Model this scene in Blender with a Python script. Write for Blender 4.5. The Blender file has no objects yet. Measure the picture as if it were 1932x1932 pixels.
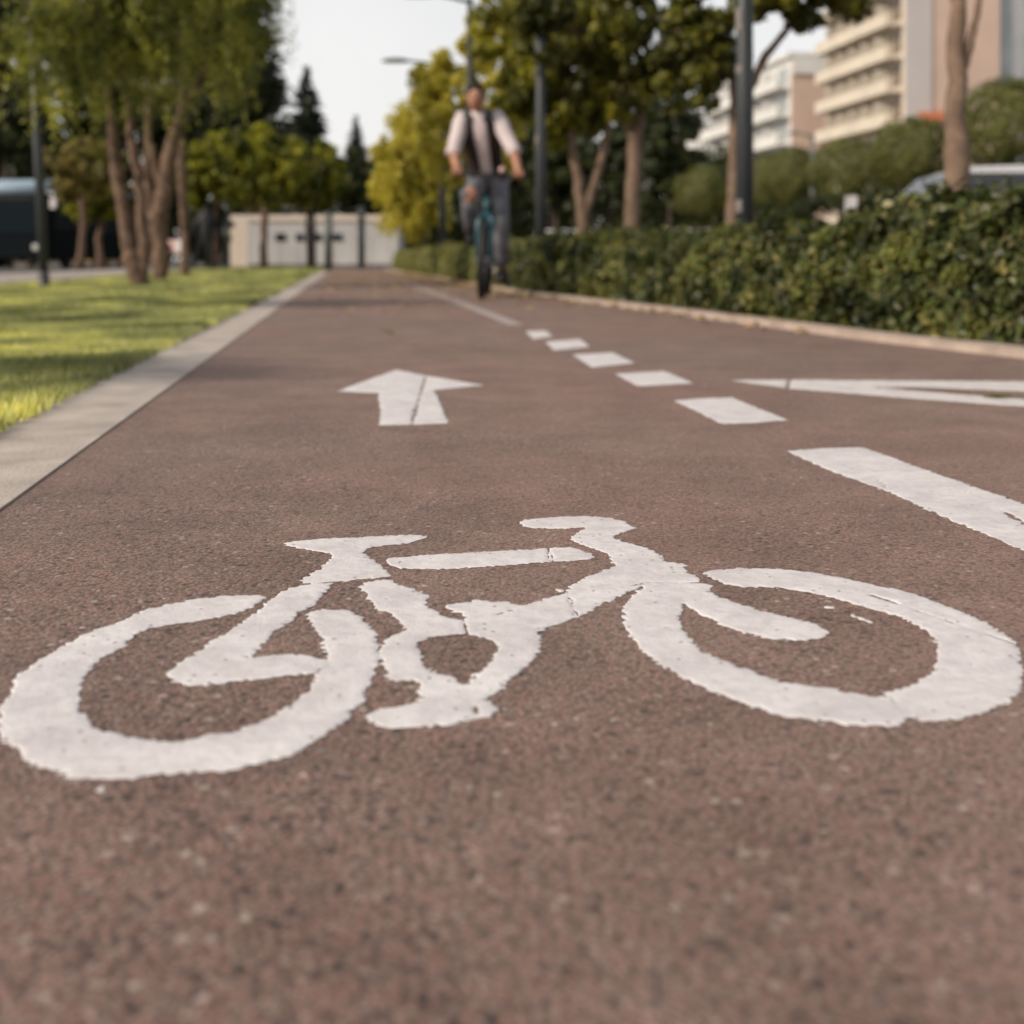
import bpy, bmesh, math, random
import numpy as np
from mathutils import Vector, Matrix

# ------------------------------------------------------------------ basics
sc = bpy.context.scene
COL = sc.collection
F, CX, HY, H = 2200.0, 966.0, 488.0, 0.34      # lens in px of a 1932 px frame, centre column, horizon row, eye height
SLOPE = 0.1418                                  # the path runs along (-SLOPE, 1)
RNG = np.random.default_rng(11)
random.seed(5)

def P(px, py, d):
    return Vector(((px - CX) / F * d, d, H + (HY - py) / F * d))
def G(px, py):
    d = H * F / (py - HY)
    return ((px - CX) / F * d, d)
def U(u, d, z=0.0):
    return Vector((u - SLOPE * d, d, z))
def lin(c):
    return tuple((x / 12.92 if x <= 0.04045 else ((x + 0.055) / 1.055) ** 2.4) for x in c)

def tag(o, label=None, cat=None, group=None, kind=None):
    if label: o['label'] = label
    if cat: o['category'] = cat
    if group: o['group'] = group
    if kind: o['kind'] = kind
    return o
def empty(name, loc, rz=0.0, **kw):
    o = bpy.data.objects.new(name, None); COL.objects.link(o)
    o.location = loc; o.rotation_euler = (0, 0, rz); o.empty_display_size = 0.2
    return tag(o, **kw)
def link(name, me, mat, parent=None, smooth=False, world=True):
    """link a mesh; vertices are given in world space when world is True, else in the parent's space"""
    if smooth:
        me.polygons.foreach_set('use_smooth', [True] * len(me.polygons))
    o = bpy.data.objects.new(name, me); COL.objects.link(o)
    if mat is not None: me.materials.append(mat)
    if parent is not None:
        o.parent = parent
        if world:
            o.matrix_parent_inverse = rootmat(parent).inverted()
    return o
def rootmat(o):
    m = Matrix.Translation(o.location) @ o.rotation_euler.to_matrix().to_4x4()
    if o.parent is not None:
        m = rootmat(o.parent) @ o.matrix_parent_inverse @ m
    return m
def pymesh(name, V, Fc):
    me = bpy.data.meshes.new(name); me.from_pydata([tuple(v) for v in V], [], Fc); me.update()
    return me
def fast_mesh(name, V, k):
    n = len(V) // k
    me = bpy.data.meshes.new(name)
    me.vertices.add(len(V)); me.vertices.foreach_set('co', np.asarray(V, dtype=np.float32).ravel())
    me.loops.add(n * k); me.loops.foreach_set('vertex_index', np.arange(n * k, dtype=np.int32))
    me.polygons.add(n)
    me.polygons.foreach_set('loop_start', np.arange(0, n * k, k, dtype=np.int32))
    me.polygons.foreach_set('loop_total', np.full(n, k, dtype=np.int32))
    me.update(calc_edges=True)
    return me

class MB:
    """collects shapes that become ONE mesh"""
    def __init__(s): s.V = []; s.F = []
    def add(s, V, Fc):
        b = len(s.V); s.V += [tuple(v) for v in V]; s.F += [tuple(i + b for i in f) for f in Fc]; return s
    def box(s, c, sz, rz=0.0, taper=1.0):
        cx, cy, cz = c; a, b, h = sz[0] / 2, sz[1] / 2, sz[2] / 2
        co, si = math.cos(rz), math.sin(rz); V = []
        for dz, t in ((-h, 1), (h, taper)):
            for dx, dy in ((-a, -b), (a, -b), (a, b), (-a, b)):
                dx *= t; dy *= t
                V.append((cx + dx * co - dy * si, cy + dx * si + dy * co, cz + dz))
        return s.add(V, [(3, 2, 1, 0), (4, 5, 6, 7), (0, 1, 5, 4), (1, 2, 6, 5), (2, 3, 7, 6), (3, 0, 4, 7)])
    def tube(s, pts, rad, n=10, cap=True, sx=1.0):
        pts = [Vector(p) for p in pts]
        if not hasattr(rad, '__len__'): rad = [rad] * len(pts)
        V = []; Fc = []; ref = None
        for i, p in enumerate(pts):
            t = (pts[min(i + 1, len(pts) - 1)] - pts[max(i - 1, 0)]).normalized()
            if ref is None:
                ref = Vector((1, 0, 0)) if abs(t.x) < 0.8 else Vector((0, 1, 0))
            a = (ref - t * ref.dot(t)).normalized(); ref = a; b = t.cross(a)
            for k in range(n):
                an = 2 * math.pi * k / n
                V.append(p + (a * math.cos(an) * sx + b * math.sin(an)) * rad[i])
        for i in range(len(pts) - 1):
            for k in range(n):
                Fc.append((i * n + k, i * n + (k + 1) % n, (i + 1) * n + (k + 1) % n, (i + 1) * n + k))
        if cap:
            Fc.append(tuple(range(n - 1, -1, -1))); Fc.append(tuple(range((len(pts) - 1) * n, len(pts) * n)))
        return s.add(V, Fc)
    def loft(s, rings, cap=True, closed=True):
        n = len(rings[0]); V = [v for r in rings for v in r]; Fc = []
        for i in range(len(rings) - 1):
            for k in range(n if closed else n - 1):
                Fc.append((i * n + k, i * n + (k + 1) % n, (i + 1) * n + (k + 1) % n, (i + 1) * n + k))
        if cap and closed:
            Fc.append(tuple(range(n - 1, -1, -1))); Fc.append(tuple(range((len(rings) - 1) * n, len(rings) * n)))
        return s.add(V, Fc)
    def torus(s, c, R, r, axis='x', n=40, m=8, flat=1.0):
        V = []; Fc = []
        for i in range(n):
            a = 2 * math.pi * i / n
            for j in range(m):
                b = 2 * math.pi * j / m
                q = R + r * math.cos(b); w = r * math.sin(b) * flat
                V.append((c[0] + w, c[1] + q * math.cos(a), c[2] + q * math.sin(a)))
        for i in range(n):
            for j in range(m):
                Fc.append((i * m + j, ((i + 1) % n) * m + j, ((i + 1) % n) * m + (j + 1) % m, i * m + (j + 1) % m))
        return s.add(V, Fc)
    def ball(s, c, r, n=14, m=9):
        c = Vector(c)
        if not hasattr(r, '__len__'): r = (r, r, r)
        rings = []
        for i in range(m + 1):
            t = math.pi * (0.02 + 0.96 * i / m)
            rings.append([c + Vector((r[0] * math.sin(t) * math.cos(2 * math.pi * k / n), r[1] * math.sin(t) * math.sin(2 * math.pi * k / n), -r[2] * math.cos(t))) for k in range(n)])
        return s.loft(rings)
    def build(s, name, mat, parent=None, smooth=False, world=True, bevel=0.0):
        o = link(name, pymesh(name, s.V, s.F), mat, parent, smooth, world)
        if bevel:
            b = o.modifiers.new('bevel', 'BEVEL'); b.width = bevel; b.segments = 2; b.limit_method = 'ANGLE'
        return o

# ------------------------------------------------------------------ materials
def newmat(name):
    m = bpy.data.materials.new(name); m.use_nodes = True
    nt = m.node_tree; nt.nodes.clear()
    out = nt.nodes.new('ShaderNodeOutputMaterial')
    return m, nt, out
def N(nt, t, **kw):
    n = nt.nodes.new(t)
    for k, v in kw.items():
        if k.startswith('i_'):
            n.inputs[k[2:].replace('_', ' ')].default_value = v
        else: setattr(n, k, v)
    return n
def mixc(nt, fac, a, b, blend='MIX'):
    n = nt.nodes.new('ShaderNodeMix'); n.data_type = 'RGBA'; n.blend_type = blend
    for idx, v in ((0, fac), (6, a), (7, b)):
        if hasattr(v, 'type') and hasattr(v, 'is_linked') : nt.links.new(v, n.inputs[idx])
        else:
            n.inputs[idx].default_value = v if idx == 0 else (tuple(v) + (1,) if len(v) == 3 else v)
    return n.outputs[2]
def ramp(nt, src, stops, interp='LINEAR'):
    r = nt.nodes.new('ShaderNodeValToRGB'); r.color_ramp.interpolation = interp
    e = r.color_ramp.elements
    while len(e) < len(stops): e.new(0.5)
    for el, (p, c) in zip(e, stops):
        el.position = p; el.color = tuple(c) + (1,) if len(c) == 3 else c
    nt.links.new(src, r.inputs[0]); return r.outputs[0]
def g(v): return (v, v, v)
def noise(nt, co, scale, detail=3, rough=0.55):
    n = N(nt, 'ShaderNodeTexNoise'); n.inputs['Scale'].default_value = scale
    n.inputs['Detail'].default_value = detail; n.inputs['Roughness'].default_value = rough
    nt.links.new(co, n.inputs['Vector']); return n.outputs['Fac']

def simple(name, col, rough=0.6, metal=0.0, var=0.15, scale=8.0, bump=0.0, bscale=60.0, spec=0.4, col2=None):
    m, nt, out = newmat(name)
    b = N(nt, 'ShaderNodeBsdfPrincipled')
    tc = N(nt, 'ShaderNodeTexCoord').outputs['Object']
    nz = noise(nt, tc, scale, 4)
    c2 = col2 or tuple(max(0, x * (1 - 2 * var)) for x in col)
    c1 = tuple(min(1, x * (1 + var)) for x in col)
    f = ramp(nt, nz, [(0.3, g(0)), (0.7, g(1))])
    nt.links.new(mixc(nt, f, c2, c1), b.inputs['Base Color'])
    b.inputs['Roughness'].default_value = rough; b.inputs['Metallic'].default_value = metal
    b.inputs['Specular IOR Level'].default_value = spec
    if bump:
        bp = N(nt, 'ShaderNodeBump'); bp.inputs['Strength'].default_value = bump; bp.inputs['Distance'].default_value = 0.01
        nt.links.new(noise(nt, tc, bscale, 4), bp.inputs['Height']); nt.links.new(bp.outputs[0], b.inputs['Normal'])
    nt.links.new(b.outputs[0], out.inputs[0])
    return m
def leafmat(name, cols, trans=0.35, rough=0.5, clump=0.0):
    """leaf colour differs from leaf to leaf"""
    m, nt, out = newmat(name)
    geo = N(nt, 'ShaderNodeNewGeometry')
    k = len(cols)
    c = ramp(nt, geo.outputs['Random Per Island'], [(i / max(1, k - 1), cc) for i, cc in enumerate(cols)])
    if clump:      # pale and dark sprays painted in by noise, for sunlit and shaded clumps
        tc = N(nt, 'ShaderNodeTexCoord').outputs['Object']
        c = mixc(nt, 1.0, c, ramp(nt, noise(nt, tc, clump, 2, 0.5), [(0.36, (0.30, 0.33, 0.35)), (0.52, (0.9, 0.9, 0.9)), (0.68, (1.85, 1.72, 1.4))]), 'MULTIPLY')
    b = N(nt, 'ShaderNodeBsdfPrincipled'); b.inputs['Roughness'].default_value = rough
    b.inputs['Specular IOR Level'].default_value = 0.3
    nt.links.new(c, b.inputs['Base Color'])
    t = N(nt, 'ShaderNodeBsdfTranslucent')
    nt.links.new(mixc(nt, 1.0, c, (1.35, 1.3, 0.6), 'MULTIPLY'), t.inputs['Color'])
    mx = N(nt, 'ShaderNodeMixShader'); mx.inputs[0].default_value = trans
    nt.links.new(b.outputs[0], mx.inputs[1]); nt.links.new(t.outputs[0], mx.inputs[2])
    nt.links.new(mx.outputs[0], out.inputs[0])
    return m
def asphalt(name, cols, scale=230.0, wear=1.0):
    m, nt, out = newmat(name)
    tc = N(nt, 'ShaderNodeTexCoord').outputs['Object']
    v = N(nt, 'ShaderNodeTexVoronoi'); v.inputs['Scale'].default_value = scale; v.inputs['Randomness'].default_value = 1.0
    nt.links.new(tc, v.inputs['Vector'])
    sep = N(nt, 'ShaderNodeSeparateColor'); nt.links.new(v.outputs['Color'], sep.inputs[0])
    base = ramp(nt, sep.outputs[0], cols)
    # gaps between the stones hold dark binder
    gap = ramp(nt, v.outputs['Distance'], [(0.45, g(0)), (0.78, g(1))])
    base = mixc(nt, gap, base, (0.105, 0.072, 0.061))
    # coarse patches of larger stone
    v2 = N(nt, 'ShaderNodeTexVoronoi'); v2.inputs['Scale'].default_value = scale * 0.45
    nt.links.new(tc, v2.inputs['Vector'])
    s2 = N(nt, 'ShaderNodeSeparateColor'); nt.links.new(v2.outputs['Color'], s2.inputs[0])
    chip = ramp(nt, s2.outputs[1], [(0.93, g(0)), (0.96, g(1))])
    near = ramp(nt, v2.outputs['Distance'], [(0.25, g(1)), (0.5, g(0))])
    chipf = N(nt, 'ShaderNodeMath', operation='MULTIPLY'); nt.links.new(chip, chipf.inputs[0]); nt.links.new(near, chipf.inputs[1])
    base = mixc(nt, chipf.outputs[0], base, (0.431, 0.351, 0.303))
    dk = ramp(nt, s2.outputs[2], [(0.91, g(0)), (0.95, g(1))])
    dkf = N(nt, 'ShaderNodeMath', operation='MULTIPLY'); nt.links.new(dk, dkf.inputs[0]); nt.links.new(near, dkf.inputs[1])
    base = mixc(nt, dkf.outputs[0], base, (0.037, 0.031, 0.029))
    # broad worn and redder zones
    n1 = noise(nt, tc, 1.3, 5, 0.6); n2 = noise(nt, tc, 5.5, 4, 0.6); n3 = noise(nt, tc, 0.5, 3)
    base = mixc(nt, ramp(nt, n1, [(0.38, g(0)), (0.72, g(0.42 * wear))]), base, (0.253, 0.190, 0.152))
    base = mixc(nt, ramp(nt, n3, [(0.42, g(0)), (0.62, g(0.38 * wear))]), base, (0.281, 0.152, 0.120))
    base = mixc(nt, 1.0, base, ramp(nt, n2, [(0.25, g(0.72)), (0.75, g(1.22))]), 'MULTIPLY')
    b = N(nt, 'ShaderNodeBsdfPrincipled'); b.inputs['Roughness'].default_value = 0.82; b.inputs['Sheen Weight'].default_value = 0.17; b.inputs['Sheen Roughness'].default_value = 0.25; b.inputs['Sheen Tint'].default_value = (1.0, 0.9, 0.82, 1)
    b.inputs['Specular IOR Level'].default_value = 0.2
    nt.links.new(base, b.inputs['Base Color'])
    inv = ramp(nt, v.outputs['Distance'], [(0.0, g(1)), (0.8, g(0))])
    hm = N(nt, 'ShaderNodeMath', operation='MULTIPLY_ADD'); nt.links.new(sep.outputs[2], hm.inputs[0]); hm.inputs[1].default_value = 0.9
    nt.links.new(inv, hm.inputs[2])
    bp = N(nt, 'ShaderNodeBump'); bp.inputs['Strength'].default_value = 0.68; bp.inputs['Distance'].default_value = 0.002
    nt.links.new(hm.outputs[0], bp.inputs['Height']); nt.links.new(bp.outputs[0], b.inputs['Normal'])
    nt.links.new(b.outputs[0], out.inputs[0])
    return m
def paintmat(name, col=(0.75, 0.72, 0.71), dirt=0.6, worn=0.0):
    m, nt, out = newmat(name)
    tc = N(nt, 'ShaderNodeTexCoord').outputs['Object']
    n1 = noise(nt, tc, 9, 5, 0.65); n2 = noise(nt, tc, 70, 4, 0.6); n3 = noise(nt, tc, 330, 2, 0.5)
    c = mixc(nt, ramp(nt, n1, [(0.36, g(0)), (0.66, g(dirt))]), col, (0.55, 0.51, 0.505))
    c = mixc(nt, ramp(nt, n2, [(0.48, g(0)), (0.75, g(0.45))]), c, (0.46, 0.415, 0.395))
    n4 = noise(nt, tc, 21, 6, 0.68)
    c = mixc(nt, ramp(nt, n4, [(0.44, g(0)), (0.64, g(0.55))]), c, (0.50, 0.465, 0.465))
    # pin-holes where the stone shows through
    v = N(nt, 'ShaderNodeTexVoronoi'); v.inputs['Scale'].default_value = 120; nt.links.new(tc, v.inputs['Vector'])
    sp = N(nt, 'ShaderNodeSeparateColor'); nt.links.new(v.outputs['Color'], sp.inputs[0])
    hole = N(nt, 'ShaderNodeMath', operation='MULTIPLY')
    nt.links.new(ramp(nt, sp.outputs[0], [(0.88 - worn, g(0)), (0.92 - worn, g(1))]), hole.inputs[0])
    nt.links.new(ramp(nt, v.outputs['Distance'], [(0.12, g(1)), (0.3, g(0))]), hole.inputs[1])
    c = mixc(nt, hole.outputs[0], c, (0.25, 0.2, 0.18))
    if worn:
        c = mixc(nt, ramp(nt, noise(nt, tc, 24, 6, 0.7), [(0.40, g(0)), (0.62, g(min(1, worn * 6)))]), c, (0.19, 0.145, 0.125))
    b = N(nt, 'ShaderNodeBsdfPrincipled'); b.inputs['Roughness'].default_value = 0.75; b.inputs['Specular IOR Level'].default_value = 0.3
    nt.links.new(c, b.inputs['Base Color'])
    ad = N(nt, 'ShaderNodeMath', operation='ADD'); nt.links.new(n2, ad.inputs[0]); nt.links.new(n3, ad.inputs[1])
    bp = N(nt, 'ShaderNodeBump'); bp.inputs['Strength'].default_value = 0.35; bp.inputs['Distance'].default_value = 0.0015
    nt.links.new(ad.outputs[0], bp.inputs['Height']); nt.links.new(bp.outputs[0], b.inputs['Normal'])
    nt.links.new(b.outputs[0], out.inputs[0])
    return m

M = {}
M['asphalt'] = asphalt('reddish_asphalt', [(0.0, (0.110, 0.067, 0.055)), (0.2, (0.275, 0.145, 0.116)), (0.42, (0.211, 0.142, 0.114)),
                                            (0.60, (0.295, 0.172, 0.141)), (0.78, (0.175, 0.133, 0.111)), (0.92, (0.351, 0.249, 0.204)), (1.0, (0.090, 0.061, 0.054))], 240.0)
M['street'] = simple('street_asphalt', (0.12, 0.112, 0.105), 0.85, var=0.2, scale=3, bump=0.3, bscale=200)
M['pave'] = simple('pale_paving', (0.36, 0.31, 0.275), 0.85, var=0.1, scale=2, bump=0.2)
M['earth'] = simple('dry_earth', (0.13, 0.10, 0.07), 0.95, var=0.3, scale=2.5, bump=0.5, bscale=40)
M['kerb'] = simple('kerb_concrete', (0.47, 0.41, 0.355), 0.9, var=0.14, scale=7, bump=0.35, bscale=160)
M['kerb2'] = simple('kerb_pink_concrete', (0.45, 0.36, 0.30), 0.9, var=0.14, scale=6, bump=0.35, bscale=160)
M['lawn'] = simple('lawn_soil', (0.24, 0.24, 0.055), 0.95, var=0.25, scale=3, bump=0.4, bscale=90)
M['paint'] = paintmat('white_paint')
M['paint2'] = paintmat('white_paint_worn', (0.74, 0.71, 0.68), 0.35, 0.02)
M['faded'] = paintmat('faded_paint', (0.32, 0.255, 0.225), 0.4, 0.03)
M['grass'] = leafmat('grass_blades', [(0.266, 0.297, 0.096), (0.435, 0.458, 0.220), (0.351, 0.383, 0.167), (0.532, 0.520, 0.309), (0.375, 0.402, 0.180)], 0.4, 0.5, 1.5)
M['hedge'] = leafmat('hedge_leaves', [(0.025, 0.036, 0.013), (0.069, 0.090, 0.024), (0.045, 0.063, 0.017), (0.122, 0.143, 0.041), (0.074, 0.094, 0.026), (0.211, 0.187, 0.078), (0.048, 0.067, 0.019)], 0.3, 0.4, 4.5)
M['hedge2'] = leafmat('hedge_leaves_pale', [(0.12, 0.14, 0.035), (0.20, 0.21, 0.06), (0.26, 0.24, 0.10), (0.15, 0.16, 0.045)], 0.3)
M['hedge_core'] = simple('dark_hedge_core', (0.022, 0.02, 0.012), 0.95, var=0.3, scale=20)
M['lf_dark'] = leafmat('dark_leaves', [(0.012, 0.018, 0.006), (0.03, 0.04, 0.01), (0.02, 0.026, 0.008), (0.05, 0.058, 0.012), (0.028, 0.036, 0.009)], 0.25)
M['lf_street'] = leafmat('street_tree_leaves', [(0.04, 0.045, 0.006), (0.11, 0.112, 0.012), (0.07, 0.076, 0.009), (0.18, 0.17, 0.022), (0.08, 0.085, 0.01)], 0.25, 0.5, 1.5)
M['lf_yellow'] = leafmat('yellow_green_leaves', [(0.370, 0.339, 0.043), (0.598, 0.521, 0.086), (0.471, 0.424, 0.064), (0.620, 0.573, 0.157), (0.313, 0.286, 0.043)], 0.45)
M['lf_green'] = leafmat('green_leaves', [(0.116, 0.133, 0.013), (0.246, 0.259, 0.026), (0.160, 0.175, 0.016), (0.334, 0.322, 0.039), (0.131, 0.140, 0.016)], 0.35, 0.5, 1.1)
M['lf_olive'] = leafmat('olive_leaves', [(0.11, 0.10, 0.03), (0.20, 0.175, 0.045), (0.28, 0.21, 0.06), (0.14, 0.13, 0.03)], 0.35)
M['lf_pepper'] = leafmat('pepper_leaves', [(0.090, 0.109, 0.024), (0.240, 0.264, 0.053), (0.150, 0.171, 0.036), (0.420, 0.419, 0.120), (0.135, 0.155, 0.033)], 0.4, 0.5, 2.3)
M['lf_clip'] = leafmat('clipped_leaves', [(0.07, 0.08, 0.018), (0.13, 0.14, 0.036), (0.10, 0.11, 0.026), (0.19, 0.185, 0.06)], 0.25)
M['needle'] = leafmat('conifer_needles', [(0.012, 0.018, 0.012), (0.022, 0.03, 0.016), (0.034, 0.044, 0.02)], 0.15)
M['bark'] = simple('brown_bark', (0.16, 0.102, 0.07), 0.9, var=0.35, scale=9, bump=0.8, bscale=25)
M['bark_grey'] = simple('pinkish_grey_bark', (0.20, 0.135, 0.095), 0.9, var=0.2, scale=10, bump=0.5, bscale=30)
M['bark_dark'] = simple('dark_bark', (0.07, 0.05, 0.035), 0.9, var=0.3, scale=9, bump=0.6, bscale=25)
M['pole'] = simple('dark_grey_pole_paint', (0.030, 0.035, 0.039), 0.5, var=0.12, scale=5, spec=0.5)
M['pole_g'] = simple('grey_green_pole_paint', (0.12, 0.135, 0.13), 0.5, var=0.12, scale=5)
M['lampglass'] = simple('lamp_glass', (0.55, 0.55, 0.52), 0.25, var=0.03)
M['sticker'] = simple('weathered_sticker', (0.20, 0.18, 0.17), 0.7, var=0.2, scale=30)
M['black'] = simple('black_rubber', (0.012, 0.012, 0.013), 0.6, var=0.2, scale=20)
M['steel'] = simple('steel', (0.45, 0.45, 0.46), 0.3, metal=0.9, var=0.05)
M['teal'] = simple('teal_frame_paint', (0.012, 0.075, 0.10), 0.3, var=0.06, spec=0.6)
M['skin'] = simple('skin', (0.40, 0.195, 0.125), 0.55, var=0.1, scale=14)
M['hair'] = simple('black_hair', (0.012, 0.01, 0.01), 0.6, var=0.3, scale=60)
M['shirt'] = simple('white_pink_shirt', (0.58, 0.50, 0.50), 0.85, var=0.06, scale=10, bump=0.2, bscale=30)
M['placket'] = simple('pink_shirt_front', (0.72, 0.60, 0.60), 0.85, var=0.1, scale=25)
M['vest'] = simple('dark_maroon_vest', (0.020, 0.008, 0.008), 0.7, var=0.25, scale=10)
M['collar'] = simple('grey_hood', (0.07, 0.065, 0.07), 0.9, var=0.2, scale=20)
M['jeans'] = simple('washed_grey_jeans', (0.145, 0.145, 0.16), 0.9, var=0.3, scale=9, col2=(0.08, 0.085, 0.10))
M['white'] = simple('white_render', (0.68, 0.67, 0.64), 0.8, var=0.05, scale=0.4)
M['cabin'] = simple('cabin_white', (0.46, 0.455, 0.45), 0.7, var=0.06, scale=1.2)
M['beige'] = simple('beige_render', (0.60, 0.535, 0.44), 0.85, var=0.06, scale=0.4)
M['pink'] = simple('pink_render', (0.58, 0.43, 0.345), 0.85, var=0.05, scale=0.3)
M['pinkgrey'] = simple('pale_grey_cladding', (0.52, 0.48, 0.46), 0.8, var=0.04, scale=0.3)
M['glass'] = simple('window_glass', (0.17, 0.13, 0.10), 0.3, var=0.15, scale=0.5, spec=0.6)
M['glass_b'] = simple('pale_window_glass', (0.34, 0.38, 0.38), 0.12, var=0.15, scale=0.5, spec=0.6)
M['eaves'] = simple('pale_eaves', (0.62, 0.53, 0.44), 0.8, var=0.06)
M['terra'] = simple('terracotta', (0.40, 0.13, 0.06), 0.8, var=0.15, scale=3)
M['van'] = simple('silver_car_paint', (0.62, 0.61, 0.61), 0.3, metal=0.2, var=0.03)
M['wcar'] = simple('white_car_paint', (0.70, 0.69, 0.68), 0.3, var=0.03)
M['taxi'] = simple('yellow_car_paint', (0.62, 0.33, 0.04), 0.35, var=0.05)
M['carglass'] = simple('car_glass', (0.02, 0.022, 0.024), 0.08, var=0.1, spec=0.7)
M['busblue'] = simple('pale_blue_bus_paint', (0.30, 0.40, 0.48), 0.35, var=0.05)
M['busdark'] = simple('dark_bus_paint', (0.008, 0.011, 0.013), 0.8, var=0.1, spec=0.05)
M['busglass'] = simple('bus_glass', (0.008, 0.014, 0.018), 0.5, var=0.1, spec=0.06)
M['orange'] = simple('orange_panel', (0.65, 0.28, 0.03), 0.5, var=0.08)
M['bronze'] = simple('dark_bronze', (0.016, 0.016, 0.018), 0.5, metal=0.3, var=0.2, scale=6)
M['sign'] = simple('white_sign', (0.72, 0.68, 0.67), 0.5, var=0.04)
M['signpink'] = simple('pink_sign', (0.66, 0.42, 0.41), 0.5, var=0.04)
M['dryleaf'] = leafmat('dry_leaves', [(0.42, 0.28, 0.13), (0.30, 0.19, 0.09), (0.50, 0.38, 0.17), (0.24, 0.15, 0.08)], 0.2)
M['greenleaf'] = leafmat('fallen_green_leaf', [(0.10, 0.11, 0.03), (0.16, 0.15, 0.05)], 0.2)

# ------------------------------------------------------------------ value noise
_lat = RNG.random((512, 512))
def vnoise(x, y, scale, seed=0):
    x = np.asarray(x) / scale + seed * 17.3 + 100; y = np.asarray(y) / scale + seed * 9.7 + 100
    xi = np.floor(x).astype(int); yi = np.floor(y).astype(int); fx = x - xi; fy = y - yi
    fx = fx * fx * (3 - 2 * fx); fy = fy * fy * (3 - 2 * fy)
    a = _lat[xi % 512, yi % 512]; b = _lat[(xi + 1) % 512, yi % 512]; c = _lat[xi % 512, (yi + 1) % 512]; d = _lat[(xi + 1) % 512, (yi + 1) % 512]
    return (a * (1 - fx) + b * fx) * (1 - fy) + (c * (1 - fx) + d * fx) * fy - 0.5

# ------------------------------------------------------------------ painted markings: real thin layers of paint
def chaikin(p):
    out = []
    for i in range(len(p)):
        a = p[i]; b = p[(i + 1) % len(p)]
        out += [(0.8 * a[0] + 0.2 * b[0], 0.8 * a[1] + 0.2 * b[1]), (0.2 * a[0] + 0.8 * b[0], 0.2 * a[1] + 0.8 * b[1])]
    return out
def sdf_poly(X, Y, poly):
    d2 = np.full(X.shape, 1e9); ins = np.zeros(X.shape, bool)
    n = len(poly)
    for i in range(n):
        ax, ay = poly[i]; bx, by = poly[(i + 1) % n]
        ex, ey = bx - ax, by - ay; L = ex * ex + ey * ey
        if L < 1e-14: continue
        t = np.clip(((X - ax) * ex + (Y - ay) * ey) / L, 0, 1)
        q = (X - ax - t * ex) ** 2 + (Y - ay - t * ey) ** 2
        np.minimum(d2, q, out=d2)
        if ay != by:
            c = ((ay > Y) != (by > Y)) & (X < (bx - ax) * (Y - ay) / (by - ay) + ax)
            ins ^= c
    d = np.sqrt(d2)
    return np.where(ins, -d, d)
def seg_dist(X, Y, a, b):
    ex, ey = b[0] - a[0], b[1] - a[1]; L = ex * ex + ey * ey
    t = np.clip(((X - a[0]) * ex + (Y - a[1]) * ey) / L, 0, 1)
    return np.hypot(X - a[0] - t * ex, Y - a[1] - t * ey)
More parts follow.
